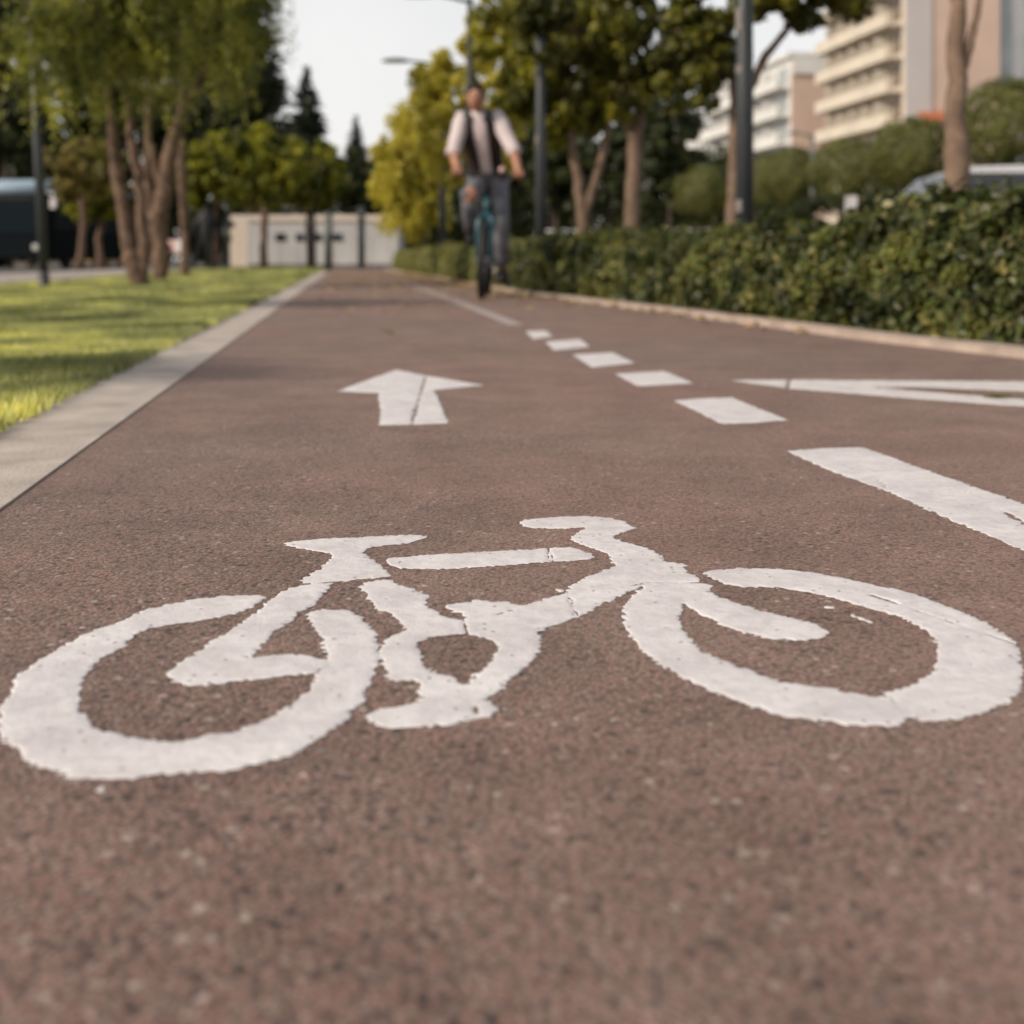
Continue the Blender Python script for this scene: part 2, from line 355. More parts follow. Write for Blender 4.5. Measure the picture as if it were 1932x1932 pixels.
def paint(name, polys, mat, res=0.002, holes=(), cracks=(), rough=0.004, smooth=True, k=1 / 1.3251, thick=0.0005, seed=0, fringe=1.0):
    """polys / holes / cracks are outlines on the photograph (2560 px), brought down onto the ground plane"""
    def gp(p): return [G(x * k, y * k) for x, y in p]
    pol = [chaikin(gp(p)) if smooth else gp(p) for p in polys]; hol = [chaikin(gp(p)) if smooth else gp(p) for p in holes]
    allp = [q for p in pol for q in p]
    x0, x1 = min(q[0] for q in allp) - 0.02, max(q[0] for q in allp) + 0.02
    y0, y1 = min(q[1] for q in allp) - 0.02, max(q[1] for q in allp) + 0.02
    nx, ny = int((x1 - x0) / res) + 2, int((y1 - y0) / res) + 2
    xs = x0 + np.arange(nx) * res; ys = y0 + np.arange(ny) * res
    X, Y = np.meshgrid(xs, ys)
    S = np.full(X.shape, 1e9)
    for p in pol: S = np.minimum(S, sdf_poly(X, Y, p))
    for p in hol: S = np.maximum(S, -sdf_poly(X, Y, p))
    S = S + vnoise(X, Y, 0.03, seed) * rough * 0.5 + vnoise(X, Y, 0.011, seed + 1) * rough * 0.5 + vnoise(X, Y, 0.0042, seed + 2) * rough * 1.6
    for a, b, w in cracks:
        a, b = gp([a])[0], gp([b])[0]
        wob = vnoise(X, Y, 0.02, seed + 5) * 0.006
        S = np.maximum(S, w + vnoise(X, Y, 0.006, seed + 4) * w * 2 - np.abs(seg_dist(X, Y, a, b) + wob))
    dep = np.clip(-S, 0, None)
    Z = 0.0007 + thick * np.clip(dep / 0.004, 0, 1)  + vnoise(X, Y, 0.007, seed + 7) * 0.0004 + vnoise(X, Y, 0.06, seed + 8) * 0.0005
    Z = np.maximum(Z, 0.0006)
    V = []; Fc = []; idx = {}
    ins = S < 0
    gi = -np.ones(X.shape, int)
    used = np.zeros(X.shape, bool)
    c = ins[:-1, :-1].astype(int) + ins[:-1, 1:] + ins[1:, :-1] + ins[1:, 1:]
    full = c == 4; part = (c > 0) & (c < 4)
    fj, fi = np.nonzero(full)
    pj, pi = np.nonzero(part)
    for dj, di in ((0, 0), (0, 1), (1, 0), (1, 1)):
        used[fj + dj, fi + di] = True; 
        m = ins[pj + dj, pi + di]; used[(pj + dj)[m], (pi + di)[m]] = True
    gi[used] = np.arange(used.sum())
    V = list(zip(X[used].tolist(), Y[used].tolist(), Z[used].tolist()))
    Fc = list(zip(gi[fj, fi].tolist(), gi[fj, fi + 1].tolist(), gi[fj + 1, fi + 1].tolist(), gi[fj + 1, fi].tolist()))
    ev = {}
    def cut(j0, i0, j1, i1):
        key = (j0, i0, j1, i1) if (j0, i0) < (j1, i1) else (j1, i1, j0, i0)
        if key not in ev:
            j0, i0, j1, i1 = key
            s0, s1 = S[j0, i0], S[j1, i1]; t = s0 / (s0 - s1); t = min(0.97, max(0.03, t))
            ev[key] = len(V)
            V.append((X[j0, i0] * (1 - t) + X[j1, i1] * t, Y[j0, i0] * (1 - t) + Y[j1, i1] * t, 0.0004))
        return ev[key]
    for j, i in zip(pj.tolist(), pi.tolist()):
        ring = [(j, i), (j, i + 1), (j + 1, i + 1), (j + 1, i)]
        poly = []
        for q in range(4):
            a = ring[q]; b = ring[(q + 1) % 4]
            if ins[a]: poly.append(int(gi[a]))
            if ins[a] != ins[b]: poly.append(cut(a[0], a[1], b[0], b[1]))
        if len(poly) >= 3: Fc.append(tuple(poly))
    return link(name, pymesh(name, V, Fc), mat, None, True)

rear_wheel = [(671,1494),(651,1489),(592,1489),(516,1495),(459,1505),(403,1517),(358,1526),(298,1556),(212,1586),(159,1616),(109,1647),(53,1685),(33,1702),(22,1735),(2,1778),(-3,1802),(2,1830),(13,1854),(60,1891),(86,1920),(159,1934),(185,1947),(275,1951),(331,1948),(371,1937),(464,1936),(570,1926),(663,1909),(729,1885),(782,1856),(822,1830),(861,1810),(878,1783),(908,1757),(928,1704),(954,1644),(948,1611),(928,1565),(895,1538),(855,1525),(795,1526),(762,1535),(775,1551),(802,1598),(812,1638),(822,1661),(792,1684),(789,1704),(769,1727),(749,1750),(702,1777),(689,1797),(636,1813),(590,1830),(504,1840),(464,1860),(398,1853),(331,1846),(278,1836),(245,1823),(219,1803),(202,1770),(199,1744),(202,1715),(212,1691),(229,1671),(255,1644),(311,1618),(318,1601),(345,1585),(384,1568),(464,1557),(550,1546),(596,1532),(630,1518),(656,1502)]
stays = [(764,1462),(744,1465),(704,1482),(671,1505),(632,1542),(572,1578),(499,1628),(446,1658),(403,1691),(426,1699),(459,1714),(506,1716),(572,1707),(658,1697),(744,1686),(787,1687),(830,1670),(826,1654),(784,1641),(724,1638),(618,1646),(642,1631),(668,1598),(711,1565),(751,1532),(777,1518),(804,1492),(830,1464),(834,1459)]
saddle = [(714,1361),(734,1354),(824,1348),(890,1345),(992,1339),(1045,1338),(1069,1343),(1045,1354),(1006,1361),(936,1367),(910,1376),(910,1386),(933,1399),(956,1419),(979,1439),(973,1444),(860,1454),(834,1461),(764,1463),(744,1452),(790,1429),(810,1412),(830,1394),(824,1386),(800,1379),(751,1374),(724,1367)]
top_tube = [(963,1404),(969,1396),(1092,1387),(1324,1374),(1403,1369),(1443,1371),(1489,1389),(1473,1401),(1377,1406),(1257,1414),(1125,1424),(1019,1423),(986,1419)]
main = [(973,1448),(992,1462),(1032,1472),(1079,1492),(1059,1509),(1079,1525),(1112,1542),(1151,1552),(1168,1545),(1158,1533),(1138,1530),(1115,1520),(1122,1512),(1171,1509),(1195,1500),(1231,1505),(1277,1504),(1287,1512),(1324,1512),(1377,1495),(1416,1485),(1419,1472),(1459,1447),(1512,1426),(1542,1417),(1532,1409),(1525,1392),(1505,1381),(1472,1369),(1422,1346),(1445,1333),(1469,1321),(1459,1318),(1412,1323),(1326,1321),(1303,1313),(1296,1306),(1306,1300),(1386,1293),(1459,1291),(1518,1295),(1558,1303),(1578,1315),(1591,1323),(1558,1331),(1532,1344),(1558,1356),(1611,1369),(1654,1389),(1664,1406),(1724,1412),(1704,1422),(1724,1434),(1754,1450),(1752,1458),(1787,1467),(1772,1484),(1831,1506),(1911,1531),(1970,1542),(2030,1559),(2076,1581),(2056,1595),(2017,1602),(1937,1600),(1864,1585),(1818,1572),(1765,1542),(1729,1528),(1713,1508),(1705,1523),(1695,1549),(1712,1579),(1732,1612),(1762,1635),(1831,1662),(1897,1688),(1964,1710),(2063,1721),(2140,1735),(2202,1748),(2225,1731),(2278,1718),(2311,1698),(2334,1675),(2344,1645),(2341,1615),(2334,1595),(2308,1572),(2251,1542),(2198,1529),(2119,1506),(2046,1486),(1970,1473),(1917,1468),(1848,1468),(1811,1460),(1788,1450),(1752,1432),(1785,1426),(1831,1422),(1914,1422),(1999,1428),(2092,1443),(2152,1455),(2211,1468),(2278,1484),(2364,1516),(2397,1528),(2450,1549),(2496,1576),(2533,1605),(2549,1635),(2561,1675),(2559,1718),(2533,1751),(2476,1774),(2423,1794),(2377,1801),(2294,1804),(2276,1790),(2268,1811),(2192,1819),(2132,1816),(2052,1802),(1964,1792),(1907,1778),(1848,1751),(1775,1731),(1719,1701),(1656,1665),(1603,1629),(1573,1589),(1556,1556),(1563,1509),(1586,1483),(1610,1466),(1575,1478),(1518,1505),(1459,1535),(1402,1560),(1346,1580),(1348,1608),(1349,1634),(1324,1668),(1291,1694),(1257,1711),(1254,1730),(1211,1747),(1247,1773),(1231,1790),(1175,1800),(1125,1813),(1045,1821),(949,1821),(926,1807),(913,1793),(933,1773),(986,1767),(1032,1760),(1055,1747),(1039,1730),(1065,1704),(1019,1706),(963,1701),(966,1674),(940,1640),(949,1624),(969,1601),(992,1588),(1016,1575),(1006,1562),(976,1535),(939,1525),(926,1502),(910,1485),(893,1469),(913,1457)]
ringhole = [(1041,1628),(1049,1608),(1072,1595),(1112,1588),(1158,1586),(1191,1591),(1228,1600),(1241,1618),(1231,1648),(1211,1674),(1178,1694),(1168,1714),(1158,1714),(1142,1697),(1112,1687),(1075,1677),(1059,1654)]
o = paint('bicycle_marking', [rear_wheel, stays, saddle, top_tube, main], M['paint'], 0.0014, [ringhole],
          [((1370,1371),(1380,1408),0.0006), ((1419,1484),(1440,1540),0.0006), ((750,1463),(975,1445),0.0006), ((1560,1470),(1625,1456),0.0006), ((1625,1457),(1752,1458),0.0006), ((2225,1740),(2272,1800),0.0006), ((1157,1545),(1170,1590),0.0006), ((1243,1537),(1283,1527),0.0016), ((940,1640),(952,1610),0.0006), ((2180,1490),(2540,1612),0.0009), ((1189,1770),(1192,1796),0.0015)], rough=0.0040, thick=0.0005, seed=1)
tag(o, 'large white painted bicycle symbol with two wheels on the reddish path in the foreground', 'road marking')
arrow = [(991,925),(1063,939),(1140,952),(1210,964),(1150,969),(1084,976),(1095,995),(1120,1059),(1040,1062),(949,1064),(951,1025),(946,983),(900,981),(843,979),(915,952)]
o = paint('arrow_marking', [arrow], M['paint'], 0.0045, (), [((1066,936),(1027,1068),0.0032)], rough=0.007, smooth=False, seed=2)
tag(o, 'white painted arrow pointing straight ahead on the path, cracked across its shaft', 'road marking')
DASH = [([(1685,1002),(1750,997),(1829,994),(1900,1023),(1970,1051),(1885,1058),(1805,1060),(1745,1030)], 'white lane dash just beyond the long solid line, largest of the five', 0.004),
        ([(1539,935),(1661,928),(1733,958),(1595,966)], 'white lane dash level with the arrow tip, second from the near end', 0.005),
        ([(1432,887),(1532,882),(1586,907),(1480,919)], 'white lane dash in the middle of the row of five', 0.006),
        ([(1365,855),(1451,848),(1475,867),(1385,876)], 'small white lane dash, last but one before the faded line', 0.008),
        ([(1314,828),(1365,827),(1381,841),(1333,848)], 'smallest greyish lane dash touching the end of the faded line', 0.010)]
for i, (p, lb, rs) in enumerate(DASH):
    o = paint('lane_dash', [p], M['paint'] if i < 4 else M['paint2'], rs, (), (), rough=0.006, smooth=False, seed=3 + i)
    tag(o, lb, 'road marking', 'dashes of the lane line')
solid = [(1965,1128),(2056,1121),(2154,1119),(2181,1127),(2279,1163),(2420,1212),(2560,1261),(8670,3478),(7435,3478),(2560,1376),(2368,1296),(2216,1229),(2074,1176)]
o = paint('lane_line', [solid], M['paint'], 0.003, (), [((2496,1272),(2610,1338),0.0022), ((2190,1192),(2222,1228),0.0006)], rough=0.006, smooth=False, seed=9)
tag(o, 'thick solid white line running out of the picture right of the bicycle symbol', 'road marking')
tri = [(1828,951),(1980,950),(2560,954),(2900,957),(2900,1047),(2560,1017),(2234,993),(1967,971)]
trih = [(2170,968),(2300,968),(2560,979),(2840,990),(2840,1018),(2560,999),(2300,979)]
o = paint('triangle_marking', [tri], M['paint2'], 0.006, [trih], [((1974,948),(1966,974),0.006)], rough=0.010, smooth=False, seed=10)
tag(o, 'worn white triangle outline painted flat on the path near the hedge', 'road marking')
o = paint('faded_line', [[(1309,813),(1270,812),(1150,762),(1060,726),(1000,706),(1012,706),(1085,728),(1190,766),(1290,803)]], M['faded'], 0.012, (), (), rough=0.012, smooth=False, seed=11, thick=0.0005)
tag(o, 'faded pinkish grey lane line running off towards the cyclist', 'road marking')
# a few paint specks and drips beside the symbol
sp = [[(246,1966),(262,1962),(270,1974),(255,1982),(244,1976)], [(1392,1474),(1410,1472),(1412,1480),(1396,1482)], [(2060,1514),(2090,1520),(2088,1525),(2058,1519)], [(2125,1534),(2185,1556),(2180,1562),(2122,1540)]]
o = paint('paint_specks', sp, M['paint2'], 0.0016, (), (), rough=0.004, smooth=True, seed=12, thick=0.0005)
tag(o, 'stray drips of white paint around the bicycle symbol', 'paint drips', kind='stuff')

# ------------------------------------------------------------------ ground surfaces
def sheet(name, pts, z, mat, sub=0):
    V = [(x, y, z) for x, y in pts]
    o = link(name, pymesh(name, V, [tuple(range(len(V)))]), mat)
    return tag(o, kind='structure')
def ub(u, d): v = U(u, d); return (v.x, v.y)
RE = [(-6, 2.75), (0, 2.62), (2.5, 2.45), (3.96, 2.30), (4.83, 2.16), (5.94, 2.09), (7.33, 1.995), (9.12, 1.83), (11.33, 1.60), (15.9, 1.52), (22, 1.46), (31, 1.25), (44, 1.1)]
def redge(d):
    return float(np.interp(d, [q[0] for q in RE], [q[1] for q in RE]))
ds = [-6, -2, 0, 1.5, 2.5, 3.4, 3.96, 4.4, 4.83, 5.4, 5.94, 6.6, 7.33, 8.2, 9.12, 10.2, 11.33, 13, 15.9, 19, 22, 26, 31, 36, 44]
def strip(name, ulo, uhi, dd, z, mat, h=None):
    mb = MB(); n = len(dd)
    L = [U(ulo(d), d, z) for d in dd]; R = [U(uhi(d), d, z) for d in dd]
    V = L + R; Fc = [(i, n + i, n + i + 1, i + 1) for i in range(n - 1)]
    if h:
        V += [v - Vector((0, 0, h)) for v in L + R]
        for i in range(n - 1):
            Fc += [(i, i + 1, 2 * n + i + 1, 2 * n + i), (n + i + 1, n + i, 3 * n + i, 3 * n + i + 1)]
    mb.add(V, Fc)
    return tag(mb.build(name, mat), kind='structure')
sheet('ground', [(-300, -60), (300, -60), (300, 500), (-300, 500)], -0.06, M['earth'])
strip('bike_path', lambda d: -0.50, lambda d: redge(d) + 0.02, ds, 0.0, M['asphalt'])
strip('kerb', lambda d: -0.697, lambda d: -0.468, ds[:-2], 0.003, M['kerb'], 0.09)
strip('kerb_right', lambda d: redge(d), lambda d: redge(d) + 0.13 + 0.008 * max(0, 6 - d), ds, 0.03, M['kerb2'], 0.09)
strip('lawn', lambda d: -4.35, lambda d: -0.69, [-6, 0, 3, 6, 10, 15, 22, 31, 37], 0.008, M['lawn'])
strip('verge', lambda d: redge(d) + 0.12, lambda d: 5.6, ds, 0.012, M['earth'])
strip('pavement', lambda d: -7.1, lambda d: -4.35, [-6, 5, 15, 25, 40, 60], 0.03, M['pave'], 0.09)
strip('street', lambda d: -19, lambda d: -7.1, [-6, 20, 60, 140], -0.03, M['street'])
strip('street_right', lambda d: 5.9, lambda d: 17, [-6, 20, 60, 160], -0.02, M['street'])
strip('kerb_street', lambda d: 5.6, lambda d: 5.9, [-6, 20, 60, 160], 0.10, M['kerb'], 0.16)
strip('pavement_right', lambda d: 17, lambda d: 44, [-6, 20, 60, 160], 0.08, M['pave'], 0.14)
strip('forecourt', lambda d: -4.35, lambda d: 5.6, [43.9, 60, 90], 0.004, M['pave'])
strip('lawn_far', lambda d: -4.35, lambda d: -0.7, [37.02, 43.5], 0.008, M['lawn'])

# grass blades on the lawn: nobody could count them
def grass(n, d0, d1, u0, u1, hmin, hmax, w):
    d = d0 + (d1 - d0) * RNG.random(n) ** 1.0; u = u0 + (u1 - u0) * RNG.random(n)
    x = u - SLOPE * d
    patch = 0.75 + 0.7 * vnoise(x, d, 0.5, 31)
    h = (hmin + (hmax - hmin) * RNG.random(n)) * patch
    a = RNG.random(n) * 2 * np.pi; lean = 0.55 * h * RNG.random(n)
    b = RNG.random(n) * 2 * np.pi
    ww = w * (0.6 + 0.8 * RNG.random(n))
    V = np.zeros((n, 3, 3))
    V[:, 0] = np.stack([x + np.cos(a) * ww, d + np.sin(a) * ww, np.full(n, 0.006)], 1)
    V[:, 1] = np.stack([x - np.cos(a) * ww, d - np.sin(a) * ww, np.full(n, 0.006)], 1)
    V[:, 2] = np.stack([x + np.cos(b) * lean, d + np.sin(b) * lean, 0.008 + h], 1)
    return V.reshape(-1, 3)
gv = np.concatenate([grass(70000, 2.0, 7, -2.6, -0.69, 0.02, 0.044, 0.0035), grass(60000, 6, 15, -4.3, -0.69, 0.03, 0.06, 0.007), grass(40000, 14, 43, -4.3, -0.70, 0.03, 0.06, 0.018), grass(5000, 2.0, 12, -0.74, -0.66, 0.02, 0.05, 0.004)])
o = link('grass', fast_mesh('grass', gv, 3), M['grass']); tag(o, 'short yellow green grass of the lawn left of the path', 'grass', kind='stuff')

# ------------------------------------------------------------------ leaves, crowns, trees
def unit(a): return a / np.maximum(1e-9, np.linalg.norm(a, axis=1, keepdims=True))
def leaf_verts(C, Nn, L, W, rng, axis=None, hexa=False):
    n = len(C); Nn = unit(Nn)
    t = rng.normal(size=(n, 3)) if axis is None else axis
    t = unit(t - Nn * np.sum(t * Nn, 1, keepdims=True)); b = np.cross(Nn, t)
    L = np.asarray(L).reshape(-1, 1) * np.ones((n, 1)); W = np.asarray(W).reshape(-1, 1) * np.ones((n, 1))
    if hexa:
        fold = Nn * W * 0.18
        V = np.stack([C - t * L * .5, C - t * L * .12 + b * W * .5 + fold, C + t * L * .25 + b * W * .36 + fold, C + t * L * .5, C + t * L * .25 - b * W * .36 + fold, C - t * L * .12 - b * W * .5 + fold], 1)
    else:
        V = np.stack([C - t * L * .5, C + b * W * .5, C + t * L * .5, C - b * W * .5], 1)
    return V.reshape(-1, 3)
def clumps(ell, n, rng, shell=0.45):
    """clump centres through the volume of a list of ellipsoids (cx, cy, cz, rx, ry, rz)"""
    out = []; wts = np.array([e[3] * e[4] * e[5] for e in ell]) ** (2 / 3); wts = wts / wts.sum()
    for e, w in zip(ell, wts):
        m = max(3, int(n * w)); v = unit(rng.normal(size=(m, 3))); r = rng.random((m, 1)) ** shell
        out.append(np.array(e[:3]) + v * r * np.array(e[3:]) * 0.86)
    return np.concatenate(out)
def crown(ell, nc, nl, size, rng, asp=0.55, spread=0.30, flat=0.7, droop=0.0):
    C = clumps(ell, nc, rng); mr = np.mean([(e[3] * e[4] * e[5]) ** (1 / 3) for e in ell])
    K = len(C); rad = mr * spread * (0.6 + 0.8 * rng.random((K, 1)))
    idx = np.repeat(np.arange(K), nl)
    off = rng.normal(size=(len(idx), 3)); off = unit(off) * (rng.random((len(idx), 1)) ** 0.45) * rad[idx]
    off[:, 2] *= flat
    if droop: off[:, 2] -= droop * rng.random(len(idx)) * rad[idx, 0]
    pos = C[idx] + off
    nrm = unit(off) * 0.95 + rng.normal(size=pos.shape) * 0.40 + np.array([0, 0, 0.40])
    s = size * (0.6 + 0.8 * rng.random(len(idx)))
    return leaf_verts(pos, nrm, s, s * asp, rng), C
def limb(mb, a, b, r0, r1, rng, n=5, sag=0.06):
    a, b = Vector(a), Vector(b); L = (b - a).length; pts = []
    for i in range(n + 1):
        t = i / n; p = a.lerp(b, t)
        p += Vector(rng.normal(size=3).tolist()) * sag * L * 0.5 * math.sin(math.pi * t) + Vector((0, 0, 0.10 * L * math.sin(math.pi * t)))
        pts.append(p)
    mb.tube(pts, [r0 + (r1 - r0) * (i / n) ** 0.8 for i in range(n + 1)], 7)
    return pts
def tree(name, label, stems, ell, leaf, bark, seed, nc=60, nl=120, size=0.1, cat='tree', group=None, limbs=9, asp=0.55, spread=0.30, flat=0.7, droop=0.0, twist=0.03, rootpos=None):
    """stems: lists of (x, y, z, r) points; ell: crown ellipsoids in world space"""
    rng = np.random.default_rng(seed)
    b = rootpos or Vector(stems[0][0][:3]); b = Vector((b[0], b[1], 0.0))
    root = empty(name, b, label=label, cat=cat, group=group)
    mb = MB()
    for s in stems:
        pts = []; rad = []
        for i in range(len(s) - 1):
            for q in range(4):
                t = q / 4; p = Vector(s[i][:3]).lerp(Vector(s[i + 1][:3]), t)
                r = s[i][3] * (1 - t) + s[i + 1][3] * t
                p += Vector((rng.normal() * twist * r * 3, rng.normal() * twist * r * 3, 0))
                pts.append(p); rad.append(r * (1 + 0.08 * rng.normal()))
        pts.append(Vector(s[-1][:3])); rad.append(s[-1][3])
        pts[0] = Vector((s[0][0], s[0][1], s[0][2] - 0.06)); rad[0] = s[0][3] * 1.25
        mb.tube(pts, rad, 10)
    V, C = crown(ell, nc, nl, size, rng, asp, spread, flat, droop)
    tops = [Vector(s[-1][:3]) for s in stems]; trad = [s[-1][3] for s in stems]
    for q in rng.choice(len(C), min(limbs, len(C)), replace=False):
        c = Vector(C[q].tolist()); k = min(range(len(tops)), key=lambda i: (tops[i] - c).length)
        limb(mb, tops[k], c, trad[k] * 0.75, trad[k] * 0.12, rng)
    mb.build('trunk', bark, root, True)
    link('crown', fast_mesh('crown', V, 4), leaf, root)
    return root
def ell_px(px, py, d, rx, ry, rdepth=None):
    p = P(px, py, d); k = d / F
    return (p.x, p.y, p.z, rx * k, (rdepth if rdepth else rx) * k, ry * k)
def stem_px(d, pts, zbase=0.0, thin=1.0):
    """pts: (px, py, half width in px[, depth]); the first one is set on the ground"""
    out = []
    for i, q in enumerate(pts):
        dd = q[3] if len(q) > 3 else d
        p = P(q[0], q[1], dd)
        out.append((p.x, p.y, zbase if i == 0 else p.z, q[2] / F * dd * thin))
    return out

exec_order = []
# --- left: the drooping pepper trees
def pepper(name, label, stems, ell, seed, nstr, root_d, group=None, strand=(0.45, 1.15), L=0.085):
    rng = np.random.default_rng(seed)
    root = empty(name, (stems[0][0][0], stems[0][0][1], 0), label=label, cat='tree', group=group)
    mb = MB()
    for s in stems:
        pts = []; rad = []
        for i in range(len(s) - 1):
            for q in range(4):
                t = q / 4; p = Vector(s[i][:3]).lerp(Vector(s[i + 1][:3]), t); r = s[i][3] * (1 - t) + s[i + 1][3] * t
                p += Vector((rng.normal() * r * 0.12, rng.normal() * r * 0.12, 0)); pts.append(p); rad.append(r * (1 + 0.1 * rng.normal()))
        pts.append(Vector(s[-1][:3])); rad.append(s[-1][3])
        mb.tube(pts, rad, 12)
    C0 = clumps(ell, nstr // 13, rng, 0.5); C = np.repeat(C0, 13, 0) + rng.normal(size=(len(C0) * 13, 3)) * np.array([.12, .12, .14])
    tops = [Vector(s[-1][:3]) for s in stems]
    for q in rng.choice(len(C), 26, replace=False):
        c = Vector(C[q].tolist()); k = min(range(len(tops)), key=lambda i: (tops[i] - c).length)
        limb(mb, tops[k], c, 0.055, 0.01, rng, sag=0.12)
    mb.build('trunk', M['bark'], root, True)
    VV = []
    for c in C:
        ln = strand[0] + (strand[1] - strand[0]) * rng.random(); m = int(ln / 0.022)
        t = np.linspace(0, 1, m); dr = unit(rng.normal(size=(1, 3)))[0]
        x = c[0] + dr[0] * ln * (0.35 * np.sin(t * 1.5)); y = c[1] + dr[1] * ln * (0.35 * np.sin(t * 1.5))
        z = c[2] + 0.12 * ln * np.sin(t * 3.1) - ln * t ** 1.4
        pos = np.stack([x, y, z], 1) + rng.normal(size=(m, 3)) * 0.035
        ax = rng.normal(size=(m, 3)) * 0.6 + np.array([0, 0, -0.8])
        VV.append(leaf_verts(pos, rng.normal(size=(m, 3)), L * (0.7 + 0.6 * rng.random(m)), 0.030, rng, ax))
    link('crown', fast_mesh('crown', np.concatenate(VV), 4), M['lf_pepper'], root)
    return root
s1 = stem_px(14.2, [(265, 541, 25), (250, 490, 21), (238, 430, 17), (222, 340, 15), (212, 250, 13), (204, 165, 10), (205, 60, 7)], 0.0, 0.78)
s1b = stem_px(14.2, [(268, 541, 12), (272, 470, 17), (268, 400, 14), (262, 330, 13), (246, 250, 11), (238, 150, 8), (250, 40, 6)], 0.0, 0.78)
pepper('pepper_tree', 'drooping pepper tree with leaning brown trunk on the lawn beside the slim lamp post',
       [s1, s1b], [ell_px(225, -40, 13.9, 130, 140, 130), ell_px(260, -150, 14.2, 190, 160), ell_px(105, 10, 12.7, 75, 95, 60), ell_px(150, 60, 13.2, 60, 90, 60), ell_px(55, 40, 12.2, 60, 85, 50), ell_px(285, 50, 13.7, 55, 80, 60)], 21, 990, 14.2)
s2 = stem_px(18.5, [(304, 528, 22), (303, 470, 20), (300, 410, 21), (312, 340, 17), (322, 268, 15), (352, 200, 11), (378, 150, 9), (400, 60, 7)], 0.0, 0.78)
s2b = stem_px(18.5, [(300, 528, 11), (290, 460, 13), (282, 390, 13), (278, 320, 11), (280, 230, 9), (290, 120, 7)], 0.0, 0.78)
s2c = stem_px(18.5, [(302, 470, 8), (290, 410, 9), (302, 350, 9), (290, 300, 8), (285, 270, 6)], 0.45)
pepper('pepper_tree', 'forked pepper tree with two rising trunks just behind the leaning one',
       [s2, s2b, s2c], [ell_px(390, -20, 18.5, 110, 130), ell_px(330, -130, 18.5, 190, 140), ell_px(480, -25, 18.5, 60, 50), ell_px(310, 40, 18.0, 70, 85), ell_px(440, 70, 19.8, 60, 90)], 22, 1080, 18.5, None, (0.5, 1.2), 0.10)
s3 = stem_px(23, [(350, 520, 10), (348, 440, 8), (344, 350, 8), (340, 250, 7), (345, 160, 5)])
tree('thin_tree', 'thin reddish trunked tree right of the forked pepper tree', [s3], [ell_px(385, 90, 23, 85, 110), ell_px(430, 20, 23, 70, 90)], M['lf_dark'], M['bark'], 23, 46, 110, 0.16)

# --- left background
BG = [
 # name, label, px, d, crown(cy, rx, ry), leaf, trunk px half width, nc, nl, size factor
 ('dark_tree', 'tall dark tree at the far left edge above the bus', 15, 46, (110, 120, 290), 'lf_dark', 9),
 ('dark_tree', 'tall dark tree between the slim lamp post and the leaning trunk', 150, 52, (120, 120, 250), 'lf_dark', 8),
 ('olive_tree', 'low yellowish olive tree behind the slim lamp post', 150, 34, (320, 85, 75), 'lf_olive', 7),
 ('round_tree', 'low green tree with brown trunk left of the leaning pepper trunk', 190, 38, (372, 80, 55), 'lf_green', 8),
 ('dark_tree', 'wide dark tree filling the gap behind the pepper trunks', 300, 58, (250, 140, 220), 'lf_dark', 8),
 ('round_tree', 'bright green round tree right behind the black statue', 405, 37, (322, 92, 86), 'lf_green', 6),
 ('round_tree', 'green round tree with brown trunk left of the white cabin vents', 497, 36, (315, 105, 88), 'lf_green', 8),
 ('round_tree', 'darker green round tree in front of the white cabin', 585, 39, (322, 92, 84), 'lf_green', 5),
 ('dark_tree', 'dark bushy tree behind the right end of the white cabin', 680, 62, (350, 70, 85), 'lf_dark', 6),
 ('dark_tree', 'dark bushy tree rising behind the white cabin below the taller spire', 590, 70, (330, 75, 60), 'lf_dark', 6),
 ('dark_tree', 'broad dark tree behind the bright green round tree', 420, 66, (230, 110, 190), 'needle', 8),
 ('dark_tree', 'dark tree behind the roof of the bus', 60, 50, (270, 110, 170), 'lf_dark', 8),
 ('dark_tree', 'dark tree between the low olive tree and the leaning trunk', 180, 54, (300, 80, 110), 'lf_dark', 8),
 ('dark_shrub', 'dark upright shrub directly behind the black statue', 392, 40, (430, 38, 72), 'lf_dark', 5),
]
for i, (nm, lb, px, d, (cy, rx, ry), lf, hw) in enumerate(BG):
    rng = np.random.default_rng(100 + i)
    b = P(px, HY, d); k = d / F
    top = P(px + rng.normal() * 4, cy + ry * 0.35, d)
    st = [(b.x, b.y, 0, hw * k), (b.x + rng.normal() * .05, b.y, top.z * .5, hw * k * .85), (top.x, top.y, top.z, hw * k * .6)]
    ell = [ell_px(px, cy, d, rx, ry)]
    for q in range(3):
        ell.append(ell_px(px + rng.uniform(-.55, .55) * rx, cy + rng.uniform(-.5, .5) * ry, d + rng.normal() * .5, rx * .6, ry * .6))
    tree(nm, lb, [st], ell, M[lf], M['bark'] if lf in ('lf_green', 'lf_olive') else M['bark_dark'], 200 + i, 150, 48, 0.0066 * d * (1.0 if ry < 120 else 1.25), spread=0.22)

